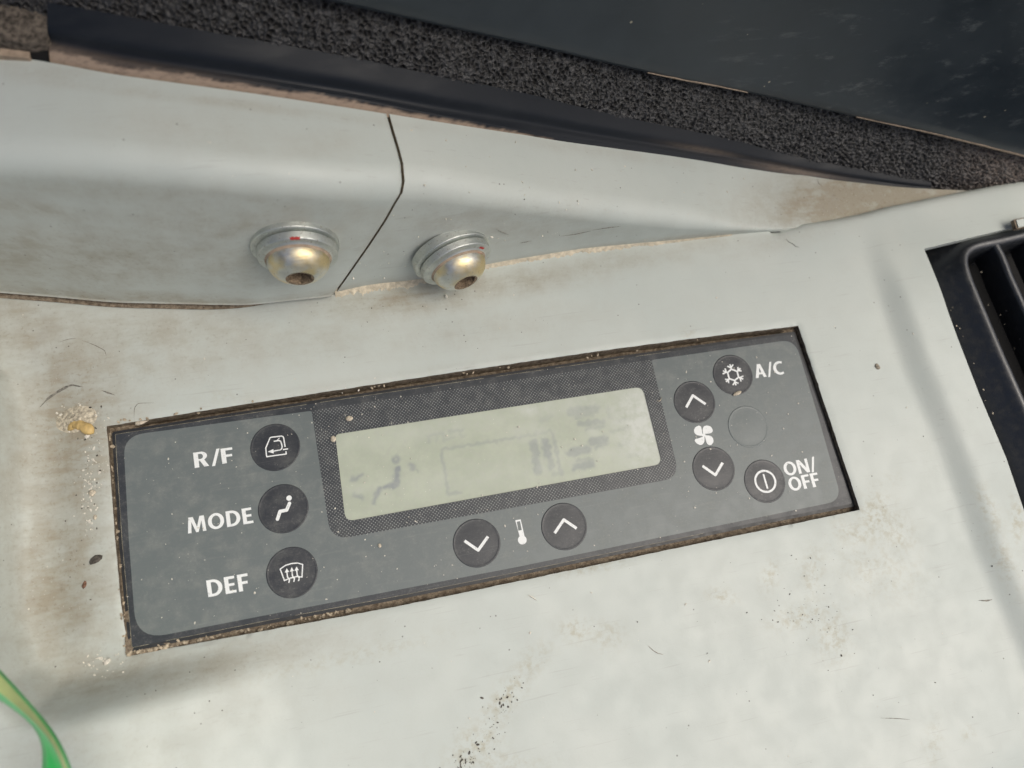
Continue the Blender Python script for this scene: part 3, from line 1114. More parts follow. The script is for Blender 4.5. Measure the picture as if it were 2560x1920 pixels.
w = .175
GL = {
    'E': (.50, [[(0, 0), (.5, 0), (.5, w * .9), (w * 1.1, w * .9), (w * 1.1, .43), (.45, .43), (.45, .43 + w * .85), (w * 1.1, .43 + w * .85), (w * 1.1, 1 - w * .9), (.48, 1 - w * .9), (.48, 1), (0, 1)]], []),
    'F': (.49, [[(0, 0), (w * 1.1, 0), (w * 1.1, .41), (.45, .41), (.45, .41 + w * .9), (w * 1.1, .41 + w * .9), (w * 1.1, 1 - w * .9), (.49, 1 - w * .9), (.49, 1), (0, 1)]], []),
    'M': (.90, [[(0, 0), (w, 0), (.20, .70), (.40, 0), (.52, 0), (.70, .70), (.73, 0), (.90, 0), (.84, 1), (.62, 1), (.46, .34), (.29, 1), (.07, 1)]], []),
    'N': (.72, [[(0, 0), (w, 0), (w, .66), (.52, 0), (.72, 0), (.72, 1), (.72 - w, 1), (.72 - w, .36), (.20, 1), (0, 1)]], []),
    'O': (.80, [arc(.40, .5, .40, .51, 0, 360, 40)[:-1]], [arc(.40, .5, .40 - w * 1.08, .51 - w * .92, 0, 360, 40)[:-1]]),
    'D': (.70, [[(0, 0), (.26, 0)] + arc(.27, .5, .43, .5, -90, 90, 20)[1:] + [(0, 1)]], [[(w * 1.1, w * .9), (.26, w * .9)] + arc(.27, .5, .43 - w * 1.1, .5 - w * .9, -90, 90, 18)[1:] + [(w * 1.1, 1 - w * .9)]]),
    'R': (.60, [[(0, 0), (w * 1.1, 0), (w * 1.1, .40), (.25, .40), (.40, 0), (.60, 0), (.43, .45)] + arc(.30, .72, .26, .28, -48, 90, 14) + [(0, 1)]],
          [[(w * 1.1, .53), (.28, .53)] + arc(.29, .70, .10, .165, -80, 80, 8) + [(w * 1.1, .865)]]),
    'A': (.70, [[(0, 0), (.185, 0), (.245, .23), (.455, .23), (.515, 0), (.70, 0), (.455, 1), (.245, 1)]], [[(.285, .385), (.415, .385), (.35, .73)]]),
    'C': (.62, [arc(.42, .5, .42, .51, 62, 298, 26) + [(.60, .185)] + arc(.44, .5, .255, .345, 292, 68, 20) + [(.60, .82)]], []),
    '/': (.40, [[(0, -.06), (.13, -.06), (.40, 1.04), (.27, 1.04)]], []),
}


def word(txt, quad, gap=.11, parent=panel):
    pens, x = [], 0
    for ch in txt:
        wd, outs, holes = GL[ch]
        pens.append((x, outs, holes))
        x += wd + (gap * (.35 if ch == '/' else 1))
    tot = x - gap
    z = ZF + .04
    bl, tl, tr, br = (P(*p, z)[:2] for p in quad)
    bag = Bag()
    for x0, outs, holes in pens:
        mp = lambda l: [((bl * (1 - (x0 + a) / tot) + br * (x0 + a) / tot) * (1 - b) + (tl * (1 - (x0 + a) / tot) + tr * (x0 + a) / tot) * b) for a, b in l]
        bag.poly(mp(outs[0]), z, holes=[mp(h) for h in holes])
    return bag.build('lettering', M['white'], parent)


word('R/F', [(487, 1170), (482.5, 1132), (580, 1118), (585, 1155)])
word('MODE', [(470, 1334), (467, 1295), (628, 1268), (634, 1307)])
word('DEF', [(521, 1493), (515, 1451.5), (618, 1433), (624, 1475)])
word('A/C', [(1889.5, 945.5), (1882, 912), (1954, 902), (1961, 935)], .08)
word('ON/', [(1964, 1190.5), (1955, 1157), (2033, 1143), (2042, 1177)], .09)
word('OFF', [(1976, 1228.5), (1967, 1195), (2042, 1181), (2052, 1215)], .09)
# fan and thermometer prints
z = ZF + .04
b = Bag()
c = np.array(P(*Z2([(630, 900)])[0], z)[:2])
for blade in ([(626, 892), (620, 868), (618, 840), (630, 812), (660, 803), (700, 815), (719, 845), (716, 872), (690, 883), (650, 888)],
              [(638, 900), (680, 903), (706, 910), (722, 932), (727, 965), (710, 992), (690, 1000), (665, 990), (652, 955), (644, 925)],
              [(636, 908), (638, 940), (634, 970), (615, 995), (590, 998), (560, 982), (540, 957), (546, 938), (585, 930), (614, 918)],
              [(622, 910), (590, 905), (558, 899), (536, 876), (533, 845), (548, 820), (580, 804), (603, 815), (610, 848), (616, 882)]):
    b.poly(rounded(qq(Z2(blade), z), .3, 4), z)
b.disc(c, .42, z)
b.build('fan_print', M['white'], panel)
b = Bag()
b.poly(qq(Z3([(1200, 1034), (1233, 1028), (1257, 1132), (1228, 1138)]), z), z, holes=[qq(Z3([(1209, 1043), (1229, 1039), (1240, 1094), (1219, 1098)]), z)])
b.disc(P(*Z3([(1243, 1155)])[0], z), 1.02, z, 28)
b.build('thermometer_print', M['white'], panel)

# dirt packed in the gap round the housing
gap_o = [p for p in densify([P(x, y, 0)[:2] for x, y in OPEN_PX], 1.6)]
cc_ = np.mean(gap_o, 0)
v = []
for p in gap_o:
    for t in np.linspace(0, 1, 5):
        q = p + (cc_ - p) / np.linalg.norm(cc_ - p) * (-.3 + 4.2 * t)
        hh = -2.5 + .9 * math.exp(-((q[0] + 85) / 40) ** 2 - ((q[1] + 22) / 30) ** 2) + .5 * noise.noise((q[0] * .7, q[1] * .7, 2)) + .25 * noise.noise((q[0] * 2.5, q[1] * 2.5, 5))
        v.append((q[0], q[1], hh - (2.4 if q[1] > 12 and -80 < q[0] < 80 else 0)))
mesh('packed_dirt', v, grid(len(gap_o), 5, True), M['wall'], console, True)

# ---------------------------------------------------------------- air vent
vent = thing('air_vent', 'black plastic air vent with rounded frame and slats at the right edge', 'air vent', P(2520, 800, -20))
ZV = 1.2
path = [(2860, 505), (2700, 548), (2560, 582), (2492, 598), (2445, 607), (2424, 614), (2411, 628), (2410, 650), (2417, 680), (2449, 757), (2497, 872), (2560, 1012), (2640, 1190), (2760, 1450)]
pp = densify([P(x, y, ZV)[:2] for x, y in path], 1.2, False)
pp = np.array(pp)
for _ in range(5):
    pp[1:-1] = (pp[:-2] + 2 * pp[1:-1] + pp[2:]) / 4
tan = np.gradient(pp, axis=0)
tan /= np.linalg.norm(tan, axis=1)[:, None]
outn = np.c_[-tan[:, 1], tan[:, 0]]
if outn[len(outn) // 2] @ (pp[len(pp) // 2] - P(2700, 900, ZV)[:2]) < 0:
    outn = -outn
prof = [(10.5, -13), (9.4, -10.5), (7.6, -7.8), (5.2, -5.0), (3.0, -3.2), (1.8, -1.7), (1.0, -.7), (.3, -.1), (-.5, 0), (-1.2, -.3), (-1.7, -1.0), (-1.95, -3.0), (-2.1, -14)]
v = [(p[0] + n_[0] * o, p[1] + n_[1] * o, ZV + h) for p, n_ in zip(pp, outn) for o, h in prof]
mesh('vent_frame', v, grid(len(pp), len(prof)), M['vent'], vent, True)


def slat(pts, wd, depth, ztop):
    l = densify([P(x, y, ztop)[:2] for x, y in pts], 2.5, False)
    l = np.array(l)
    tn = np.gradient(l, axis=0)
    tn /= np.linalg.norm(tn, axis=1)[:, None]
    nr = np.c_[-tn[:, 1], tn[:, 0]]
    sec = [(-wd * .5 + 1.6, -depth), (-wd * .5, -.8), (-wd * .35, -.2), (0, 0), (wd * .35, -.2), (wd * .5, -.8), (wd * .5 + 1.6, -depth)]
    vv = [(p[0] + q[0] * o, p[1] + q[1] * o, ztop + h) for p, q in zip(l, nr) for o, h in sec]
    return mesh('louvre_slat', vv, grid(len(l), len(sec)), M['vent'], vent, True)


slat([(2488, 600), (2508, 636), (2528, 688), (2562, 762), (2620, 892), (2790, 1270)], 2.2, 10, ZV - .5)
slat([(2585, 583), (2610, 640), (2670, 770), (2860, 1190)], 2.2, 10, ZV - .5)
q = [P(x, y, -16) for x, y in [(2250, 560), (2980, 420), (2980, 1700), (2600, 1640)]]
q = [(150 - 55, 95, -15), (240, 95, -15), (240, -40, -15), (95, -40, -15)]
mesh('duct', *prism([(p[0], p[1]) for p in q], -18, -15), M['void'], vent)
# small moulded clip window beside the vent
ck = thing('clip', 'small square dark clip opening above the vent corner', 'clip', P(2550, 558, 2.6))
c0 = [P(x, y, 3.5)[:2] for x, y in [(2534, 549), (2590, 538), (2596, 562), (2541, 572)]]
inn = [np.mean(c0, 0) + (p - np.mean(c0, 0)) * .88 for p in c0]
mesh('clip_frame', *prism(c0, 2.3, 3.5, [inn]), M['wall'], ck)
mesh('clip_tongue', *prism([np.mean(c0, 0) + (p - np.mean(c0, 0)) * .80 for p in c0], 2.3, 3.6), M['console'], ck)

# ---------------------------------------------------------------- rubber strip, foam seal and black panel behind the ledge
FX = [-460, -260, 0, 122, 285, 407, 529, 692, 900, 1125, 1288, 1451, 1614, 1823, 1945, 2026, 2148, 2270, 2400, 2560, 2760]
FBv = [-78, -42, 4, 24, 53, 77, 98, 126, 163, 212, 240, 281, 317, 358, 392, 411, 433, 456, 474, 494, 512]
TX = [-460, -260, 500, 922, 1044, 1207, 1370, 1532, 1700, 1823, 1985, 2164, 2311, 2474, 2560, 2760]
TYv = [-316, -270, -95, 0, 28, 65, 102, 142, 181, 203, 240, 281, 313, 354, 376, 428]
fFB = lambda x: float(np.interp(x, FX, FBv))
fFT = lambda x: float(np.interp(x, TX, TYv))
stations = np.linspace(-450, 2750, 320)


def trims(px):
    zr = fZ(min(px, 2440)) + .6
    k = P(px, fK(min(px, 2440)) + max(0, px - 2440) * .06, zr)
    r = PL(px, fFB(px), k[1], zr, 1.1)
    t = PL(px, fFT(px), r[1] + 1.0, r[2], .45)
    return k, r, t


kk, rr_, tt = zip(*(trims(x) for x in stations))
kk, rr_, tt = np.array(kk), np.array(rr_), np.array(tt)


def box_smooth(a, n=9):
    p = np.concatenate([2 * a[:1] - a[n:0:-1], a, 2 * a[-1:] - a[-2:-n - 2:-1]])
    k_ = np.ones(2 * n + 1) / (2 * n + 1)
    return np.stack([np.convolve(p[:, i], k_, 'valid') for i in range(3)], 1)


kk, rr_, tt = box_smooth(kk, 5), box_smooth(rr_, 5), box_smooth(tt, 5)
# rubber: dusty lower lip, hollow, rounded upper bead
i0 = int(np.argmin(np.abs(stations - 118)))
i1 = int(np.argmin(np.abs(stations - 2330)))
nvr = 26
v, du = [], []
for i in range(i0, i1 + 1):
    a, c = kk[i] + np.array((0, -.4, -.6)), rr_[i] + np.array((0, 1.2, .4))
    d = c - a
    nrm = np.array((0, -d[2], d[1]))
    nrm /= max(np.linalg.norm(nrm), 1e-6)
    L = np.linalg.norm(d)
    px = stations[i]
    lip = np.interp(px, [118, 300, 900, 1000, 1300, 1420], [.26, .22, .20, .17, .10, 0])
    for j in range(nvr):
        t = j / (nvr - 1)
        bul = .10 * L * math.sin(math.pi * t) - .13 * L * math.exp(-((t - .38) / .13) ** 2) + .05 * L * math.exp(-((t - lip - .05) / .05) ** 2)
        v.append(a + d * t + nrm * bul * .7)
        n_ = .05 * noise.noise((px * .02, t * 3, 0)) + .03 * noise.noise((px * .1, t * 6, 0))
        dd_ = 1 - smooth(lip - .03, lip + .03, t + n_)
        dd_ = max(float(dd_), .40 * float(np.exp(-((t - lip - .03) / .08) ** 2)) * (px < 700) * max(0, 1 - px / 750))
        dd_ = max(dd_, .25 * float(np.exp(-((px - 1760) / 90) ** 2 - ((t - .45) / .10) ** 2)), .35 * float(np.exp(-((px - 1990) / 110) ** 2 - ((t - .25) / .2) ** 2)))
        du.append(dd_)
rub = mesh('rubber_strip', v, grid(i1 - i0 + 1, nvr), M['rubber'], None, True, loc=kk[(i0 + i1) // 2], attrs={'dust': du})
tag(rub, 'black rubber edge strip with dusty tan lower lip behind the grey ledge', 'rubber strip')

# foam: fine sheet broken up by pores
nuf, nvf = 1230, 96
si = np.linspace(-440, 2740, nuf)
RI = np.stack([np.interp(si, stations, rr_[:, k_]) for k_ in range(3)], 1)
TI = np.stack([np.interp(si, stations, tt[:, k_]) for k_ in range(3)], 1)
v, po, du = [], [], []
for i in range(nuf):
    a = RI[i] + np.array((0, .4, -2.2))
    d = TI[i] + np.array((0, 2.6, 3.0)) - a
    nrm = np.array((0, -d[2], d[1]))
    nrm /= np.linalg.norm(nrm)
    for j in range(nvf):
        t = j / (nvf - 1)
        p = a + d * t
        wq = Vector(p) * .22
        wx = noise.noise_vector(wq)
        q = (p[0] * .92 + wx[0] * .3, p[1] * .92 + wx[1] * .3, p[2] * .92 + wx[2] * .3)
        ds = noise.voronoi(q)[0]
        cell = ds[1] - ds[0]
        h = .5 - 1.25 * min(cell, .5) + .5 * noise.noise((q[0] * 1.7, q[1] * 1.7, q[2] * 1.7)) + .35 * wx[1] + .9 * math.sin(math.pi * min(1, t * 1.05)) ** .8
        v.append(p + nrm * (h - .4))
        po.append(1.0 - smooth(.06, .42, cell))
        du.append(.75 * float(smooth(2300, 2540, si[i])) + .02)
foam = mesh('foam_seal', v, grid(nuf, nvf), M['foam'], None, False, loc=RI[nuf // 2], attrs={'pore': 1 - np.array(po), 'dust': du})
tag(foam, 'dark porous foam seal running between black panel and rubber strip', 'foam seal')

# glossy black panel standing over the foam
prof = [(5.5, -.5), (2.2, -1.2), (.6, -1.0), (0, -.35), (-.2, .7), (.2, 3.0), (1.6, 10), (3.5, 24), (5.5, 48), (5, 90), (0, 140), (-12, 200), (-34, 260)]  # upper rows, out of view, shaped to block sky light over the ledge
v = []
for i in range(0, len(stations), 3):
    c = tt[i] + np.array((0, -1.6, -.3)) + (CAM - tt[i]) / np.linalg.norm(CAM - tt[i]) * .8
    for o, h in prof:
        v.append(c + np.array((0, o, h)))
bp = thing('black_panel', 'smooth glossy bluish black panel above the foam seal', 'panel', tt[150])
mesh('panel_face', v, grid(len(range(0, len(stations), 3)), len(prof)), M['gloss'], bp, True)
for xa, xb, wmax in ((1610, 1870, .45), (2130, 2745, .75)):
    sel = [i for i in range(len(stations)) if xa <= stations[i] <= xb]
    v = []
    for i in sel:
        c = tt[i] + np.array((0, -1.6, -.3)) + (CAM - tt[i]) / np.linalg.norm(CAM - tt[i]) * .8
        u_ = (stations[i] - xa) / (xb - xa)
        w_ = wmax * (.25 + .75 * math.sin(math.pi * min(1, u_ * (1 if xb < 2000 else .6)))) * (1 + .5 * noise.noise((stations[i] * .03, 0, 0)))
        for o, h in ((.55, -1.08), (.02, -.55), (-.16, -.35 + w_ * .5), (-.16, -.35 + w_), (.4, -.35 + w_)):
            v.append(c + np.array((0, o - .06, h)))
    mesh('dusty_edge', v, grid(len(sel), 5), M['tan'], bp, True)

# dusty end block and tab at the far left of the rubber
blk = [(-450, -62), (118, 30), (118, 98), (66, 108), (-450, 44)]
zb = 50.5
b = Bag()
o_ = [P(x, y, zb + 2.5)[:2] for x, y in blk]
b.add(*prism(rounded(o_, .8, 3), zb - 1.5, zb + 2.5))
eb = thing('seal_end_block', 'dusty dark seal end block at the upper left corner', 'seal block', P(0, 90, zb - 1.5))
b.build('block_body', M['dirtyblock'], eb)
mesh('painted_gap_shade', *prism([P(x, y, zb + .1)[:2] for x, y in [(60, 92), (121, 88), (119, 149), (72, 141)]], zb - 1.8, zb + .1), M['void'], eb)  # near-black slab that paints the shade in the open gap
b = Bag()
o_ = [P(x, y, zb + .3)[:2] for x, y in [(-450, 32), (40, 103), (74, 118), (74, 146), (-450, 92)]]
b.add(*prism(rounded(o_, [0, 1.0, 1.6, .4, 0], 5), zb - 2, zb + .3))
tb = b.build('tan_tab', M['tan'], None, loc=P(0, 120, zb - 2))
tag(tb, 'rounded tan tab under the dusty end block', 'tab')

# ---------------------------------------------------------------- green strap close to the lens
oc = [(-360, 1380), (-240, 1465), (-120, 1570), (-60, 1628), (0, 1686), (54, 1746), (108, 1807), (145, 1862), (170, 1920), (186, 1985), (192, 2060), (185, 2150), (160, 2300), (110, 2450)]
mc = [(-370, 1450), (-245, 1540), (-120, 1640), (-60, 1688), (0, 1731), (54, 1775), (95, 1813), (128, 1852), (156, 1912), (176, 1985), (184, 2060), (178, 2150), (152, 2300), (102, 2450)]
ic = [(-375, 1500), (-250, 1600), (-120, 1690), (-60, 1722), (0, 1750), (54, 1789), (90, 1822), (107, 1862), (106, 1920), (98, 1985), (88, 2060), (78, 2150), (52, 2290), (10, 2430)]


def resamp(l, n=90):
    l = np.array(l, float)
    s = np.concatenate([[0], np.cumsum(np.hypot(*np.diff(l, axis=0).T))])
    u = np.linspace(0, s[-1], n)
    r = np.c_[np.interp(u, s, l[:, 0]), np.interp(u, s, l[:, 1])]
    for _ in range(6):
        r[1:-1] = (r[:-2] + 2 * r[1:-1] + r[2:]) / 4
    return r


oc, mc, ic = resamp(oc), resamp(mc), resamp(ic)
strap = thing('green_strap', 'bright green plastic strap curving in the lower left corner', 'strap', P(100, 1850, 34))
O3 = np.array([P(x, y, 40 - .05 * i) for i, (x, y) in enumerate(oc)])
M3 = np.array([P(x, y, 42.5 - .05 * i) for i, (x, y) in enumerate(mc)])
I3 = np.array([P(x, y, 39.5 - .05 * i) for i, (x, y) in enumerate(ic)])
v = [p for a, b_ in zip(O3, M3) for p in (a, a * .6 + b_ * .4 + np.array((0, 0, .35)), a * .15 + b_ * .85 + np.array((0, 0, .1)), b_)]
mesh('strap_edge', v, grid(90, 4), M['greenB'], strap, True)
v = []
for a, b_, c_ in zip(M3, I3, O3):
    lo = np.array((0, 0, -1.3))
    v += [b_ * .0 + a, a * .75 + b_ * .25 + np.array((0, 0, -.25)), a * .4 + b_ * .6 + np.array((0, 0, -.2)), b_, b_ + lo, c_ + lo, c_ - np.array((0, 0, .05))]
mesh('strap_band', v, grid(90, 7), M['greenA'], strap, True)


# ---------------------------------------------------------------- debris
def lump(c, r, seed, sx=1.0, sy=1.0, sz=.6, rot=0.0, n=7, m=4):
    v, f = [], []
    ca, sa = math.cos(rot), math.sin(rot)
    for j in range(1, m):
        ph = math.pi * j / m
        for i in range(n):
            a = 2 * math.pi * i / n
            q = 1 + .35 * noise.noise((math.cos(a) * 1.3 + seed * 3.7, math.sin(a) * 1.3, math.cos(ph) * 1.3 + seed))
            x, y, z_ = math.sin(ph) * math.cos(a) * sx * q, math.sin(ph) * math.sin(a) * sy * q, math.cos(ph) * sz * q
            v.append((c[0] + r * (x * ca - y * sa), c[1] + r * (x * sa + y * ca), c[2] + r * z_))
    for j in range(m - 2):
        for i in range(n):
            f.append((j * n + i, j * n + (i + 1) % n, (j + 1) * n + (i + 1) % n, (j + 1) * n + i))
    t = len(v)
    v += [(c[0], c[1], c[2] + r * sz), (c[0], c[1], c[2] - r * sz)]
    for i in range(n):
        f.append((t, (i + 1) % n, i))
        f.append((t + 1, (m - 2) * n + i, (m - 2) * n + (i + 1) % n))
    return v, f


def on_panel(px, py):
    return P(px, py, ZF + .06)


OPQ = [tuple(p) for p in OPEN_PX]


def where(px, py):
    if inside([(px, py)], FILM_PX)[0]:
        return on_panel(px, py)
    if inside([(px, py)], OPEN_PX)[0]:
        return P(px, py, -1.7)
    if px < 2440 and py < fB(px) - 4:
        if py > fR(px) + 5:
            t = min(np.linspace(0, .5, 120), key=lambda t_: abs(proj([ledge_profile(px, t_, 0)])[1][0] - py))
        else:
            t = min(np.linspace(.45, 1, 140), key=lambda t_: abs(proj([ledge_profile(px, t_, 0)])[1][0] - py))
        p = ledge_profile(px, t, 0)
        return p + (CAM - p) / np.linalg.norm(CAM - p) * .14
    return on_floor(px, py)


# single pieces that stand out
def crumb(name, label, cat, px, py, r, mat, sx=1, sy=1, sz=.6, rot=0, seed=1, n=9, m=6):
    p = where(px, py)
    p = p + np.array((0, 0, r * sz * .55))
    v, f = lump(p, r, seed, sx, sy, sz, rot, n, m)
    return tag(mesh(name, v, f, M[mat], None, True, loc=p), label, cat)


# yellow glue: two-armed blob
p0 = [(172, 1077), (188, 1062), (205, 1064), (222, 1074), (236, 1084)]
rad = [.8, 1.0, 1.1, 1.25, 1.1]
pts3 = [on_floor(x, y) + np.array((0, 0, .5)) for x, y in p0]
v, f = [], []
ns = 12
dense = [pts3[0] * (1 - 0) for _ in range(0)]
xs_ = np.linspace(0, 4, 25)
for t in xs_:
    i = min(int(t), 3)
    fr = t - i
    c = pts3[i] * (1 - fr) + pts3[i + 1] * fr
    r_ = (rad[i] * (1 - fr) + rad[i + 1] * fr) * math.sin(math.pi * min(1, .12 + .88 * min(1, min(t, 4 - t) / .8)) / 2) * (1 + .2 * noise.noise((t * 2, 0, 0)))
    d = pts3[min(i + 1, 4)] - pts3[max(i - 0, 0)]
    d = d / np.linalg.norm(d)
    s_ = np.cross(d, (0, 0, 1))
    for q in range(ns):
        a = 2 * math.pi * q / ns
        v.append(c + s_ * r_ * math.cos(a) + np.array((0, 0, 1)) * r_ * .8 * math.sin(a))
f = grid(25, ns)
f += [(i * ns + ns - 1, (i + 1) * ns + ns - 1, (i + 1) * ns, i * ns) for i in range(24)]
f += [tuple(range(ns)), tuple(range(24 * ns, 25 * ns))[::-1]]
tag(mesh('glue_blob', v, f, M['yellow'], None, True, loc=pts3[2]), 'dried yellow glue blob beside the upper left panel corner', 'glue blob')

crumb('seed_shell', 'pale round seed shell on the dirt left of the panel', 'seed shell', 231, 1233, .72, 'crumb', 1, 1, .5, 0, 2)
crumb('crumb', 'white crumb just below the yellow glue blob', 'crumb', 218, 1091, .5, 'specw', 1.2, .8, .6, .4, 3)
crumb('crumb', 'tan crumb on the top edge of the panel opening', 'crumb', 353, 1054, 1.25, 'crumb', 1.2, .7, .5, .3, 5)
crumb('crumb', 'pink beige crumb on the dotted bezel above the display', 'crumb', 873, 1047, .8, 'crumb', 1.1, .8, .5, 0, 7)
crumb('crumb', 'pale crumb at the upper left corner of the display', 'crumb', 833, 1098, .75, 'crumb', .9, 1.0, .5, .3, 9)
crumb('crumb', 'small crumb on the grey field left of the temperature down key', 'crumb', 949, 1364, .45, 'crumb', .9, 1.1, .5, 0, 11)
crumb('crumb', 'golden crumbs under the snowflake key', 'crumb', 1842, 984, .95, 'crumb', 1.5, .5, .4, .2, 13)
crumb('crumb', 'white crumb on the ledge foot under the right bolt', 'crumb', 1115, 742, .5, 'specw', .9, 1, .7, 0, 15)
crumb('dark_flake', 'dark blue grey flake lying left of the panel', 'flake', 240, 1399, .95, 'specd', 1.5, .9, .18, .4, 17)
crumb('red_flake', 'small dark red flake left of the panel', 'flake', 211, 1462, .62, 'brown', .7, 1.3, .25, -.4, 19)
crumb('dirt_flake', 'brown grey flake right of the panel', 'flake', 2193, 917, .70, 'greyflake', .9, 1.2, .3, .3, 21)
crumb('crumb', 'white crumb below the lower left panel corner', 'crumb', 268, 1654, .65, 'specw', 1.3, .8, .4, .6, 23)
crumb('crumb', 'pale crumb left of the panel under the seed shell', 'crumb', 238, 1293, .48, 'crumb', .8, 1.2, .5, 0, 25)

# sandy heap below the raised corner
v, f = [], []
hc = on_floor(190, 1048)
n_, m_ = 40, 14
for i in range(n_):
    a = 2 * math.pi * i / n_
    for j in range(m_):
        r_ = j / (m_ - 1)
        x, y = hc[0] + 5.0 * r_ * math.cos(a), hc[1] + 3.2 * r_ * math.sin(a)
        h = 1.3 * (1 - r_) ** .9 + .30 * noise.noise((x * 1.3, y * 1.3, 0)) * (1 - r_) + .22 * noise.noise((x * 4, y * 4, 3)) * (1 - r_ * .8)
        v.append((x, y, float(floor_z([(x, y)])[0]) + h - .15 * r_))
hp = mesh('sand_heap', v, grid(n_, m_, True), M['sand'], None, False, loc=hc)
tag(hp, 'small sandy heap of dirt by the upper left panel corner', 'dirt heap')


def scatter(name, label, cat, mat, spec, flat=.5):
    bag = Bag()
    first = None
    for (px, py, r, sx, sy) in spec:
        p = where(px, py)
        if first is None:
            first = p
        p = p + np.array((0, 0, r * .2))
        bag.add(*lump(p, r, random.random() * 50, sx, sy, flat, random.random() * 6, 6, 3))
    o = bag.build(name, M[mat], None, loc=first)
    tag(o, label, cat)
    o['kind'] = 'stuff'
    return o


def rnd(n, x0, x1, y0, y1, r0, r1, el=1.0, pred=None):
    out = []
    while len(out) < n:
        x, y = random.uniform(x0, x1), random.uniform(y0, y1)
        if pred and not pred(x, y):
            continue
        r = r0 + (r1 - r0) * random.random() ** 3
        out.append((x, y, r, random.uniform(.6, 1 + el), random.uniform(.6, 1.1)))
    return out


def gauss(n, cx, cy, sx, sy, r0, r1, el=.8, slope=0.0):
    out = []
    for _ in range(n):
        u = random.gauss(0, 1)
        x = cx + u * sx
        out.append((x, cy + slope * (x - cx) + random.gauss(0, 1) * sy, r0 + (r1 - r0) * random.random() ** 2.5, random.uniform(.6, 1 + el), random.uniform(.6, 1.1)))
    return out


inp = lambda x, y: inside([(x, y)], FILM_PX)[0]
onl = lambda x, y: x < 2300 and fK(x) + 14 < y < fB(x) - 6
onf = lambda x, y: (not inside([(x, y)], OPEN_PX)[0]) and (y > fB(min(x, 2440)) + 10) and not inside([(x, y)], VENT_PX)[0] and not (x > 1930 and y < 600)
scatter('pale_dust_specks', 'fine pale dust specks over panel and ledge', 'dust', 'specw',
        rnd(300, 300, 2120, 830, 1620, .07, .24, .8, inp) + rnd(230, 0, 1900, 150, 740, .08, .30, 1.0, onl) + rnd(50, 0, 2400, 620, 1900, .08, .28, .8, onf) +
        gauss(60, 235, 1180, 14, 60, .10, .38, .5) + gauss(40, 218, 1240, 12, 70, .10, .32, .5) + gauss(30, 262, 1655, 20, 22, .12, .40) + gauss(60, 195, 1045, 26, 20, .12, .36) +
        gauss(40, 860, 1020, 120, 40, .08, .22) + gauss(40, 1000, 650, 240, 60, .06, .16))
scatter('dark_specks', 'tiny dark dirt specks over the pale console', 'dirt', 'specd',
        rnd(110, 0, 2540, 560, 1910, .06, .19, .9, onf) + rnd(46, 0, 1800, 200, 740, .07, .20, 1.0, onl) +
        gauss(40, 1230, 1815, 26, 34, .07, .28, 1.2, -1.0) + gauss(34, 1160, 1900, 16, 12, .08, .34, 1.4) + gauss(30, 1270, 1740, 36, 20, .06, .22, .8, -1.2) +
        gauss(44, 2060, 1490, 70, 60, .06, .22) + gauss(24, 2010, 1545, 50, 14, .08, .2) + gauss(40, 226, 1180, 22, 90, .08, .26) + gauss(20, 1190, 800, 200, 30, .06, .2))
scatter('brown_grit', 'brown and tan grit packed along the panel gap', 'dirt', 'grit',
        [(x + random.gauss(0, 3), y + random.gauss(0, 3), random.uniform(.15, .55), random.uniform(.8, 1.6), random.uniform(.6, 1.0))
         for x, y in [(lambda t: (318 + 560 * t, 1634 - 108 * t))(random.random() ** 1.5) for _ in range(75)] +
         [(lambda t: (272 + 40 * t, 1080 + 545 * t))(random.random()) for _ in range(60)] + [(lambda t: (300 + 1600 * t, 1055 - 225 * t))(random.random() ** 2) for _ in range(30)]])


# hairs and pale fibres
def fibre(name, label, pts, wd, mat):
    ps = [where(x, y) for x, y in pts]
    ps = [p + np.array((0, 0, wd * .6)) for p in ps]
    xs_ = np.linspace(0, len(ps) - 1, 6 * (len(ps) - 1) + 1)
    arr = np.array(ps)
    c = np.stack([np.interp(xs_, range(len(ps)), arr[:, i]) for i in range(3)], 1)
    for _ in range(4):
        c[1:-1] = (c[:-2] + 2 * c[1:-1] + c[2:]) / 4
    tn = np.gradient(c, axis=0)
    v = []
    for i, (p, t_) in enumerate(zip(c, tn)):
        t_ = t_ / np.linalg.norm(t_)
        s_ = np.cross(t_, (0, 0, 1))
        s_ /= np.linalg.norm(s_)
        u_ = np.cross(s_, t_)
        r_ = wd / 2 * (.35 + .65 * math.sin(math.pi * (i + .5) / len(c)))
        for q in range(5):
            a = 2 * math.pi * q / 5
            v.append(p + s_ * r_ * math.cos(a) + u_ * r_ * math.sin(a))
    f = grid(len(c), 5) + [(i * 5 + 4, (i + 1) * 5 + 4, (i + 1) * 5, i * 5) for i in range(len(c) - 1)]
    return tag(mesh(name, v, f, M[mat], None, True, loc=c[0]), label, 'fibre')


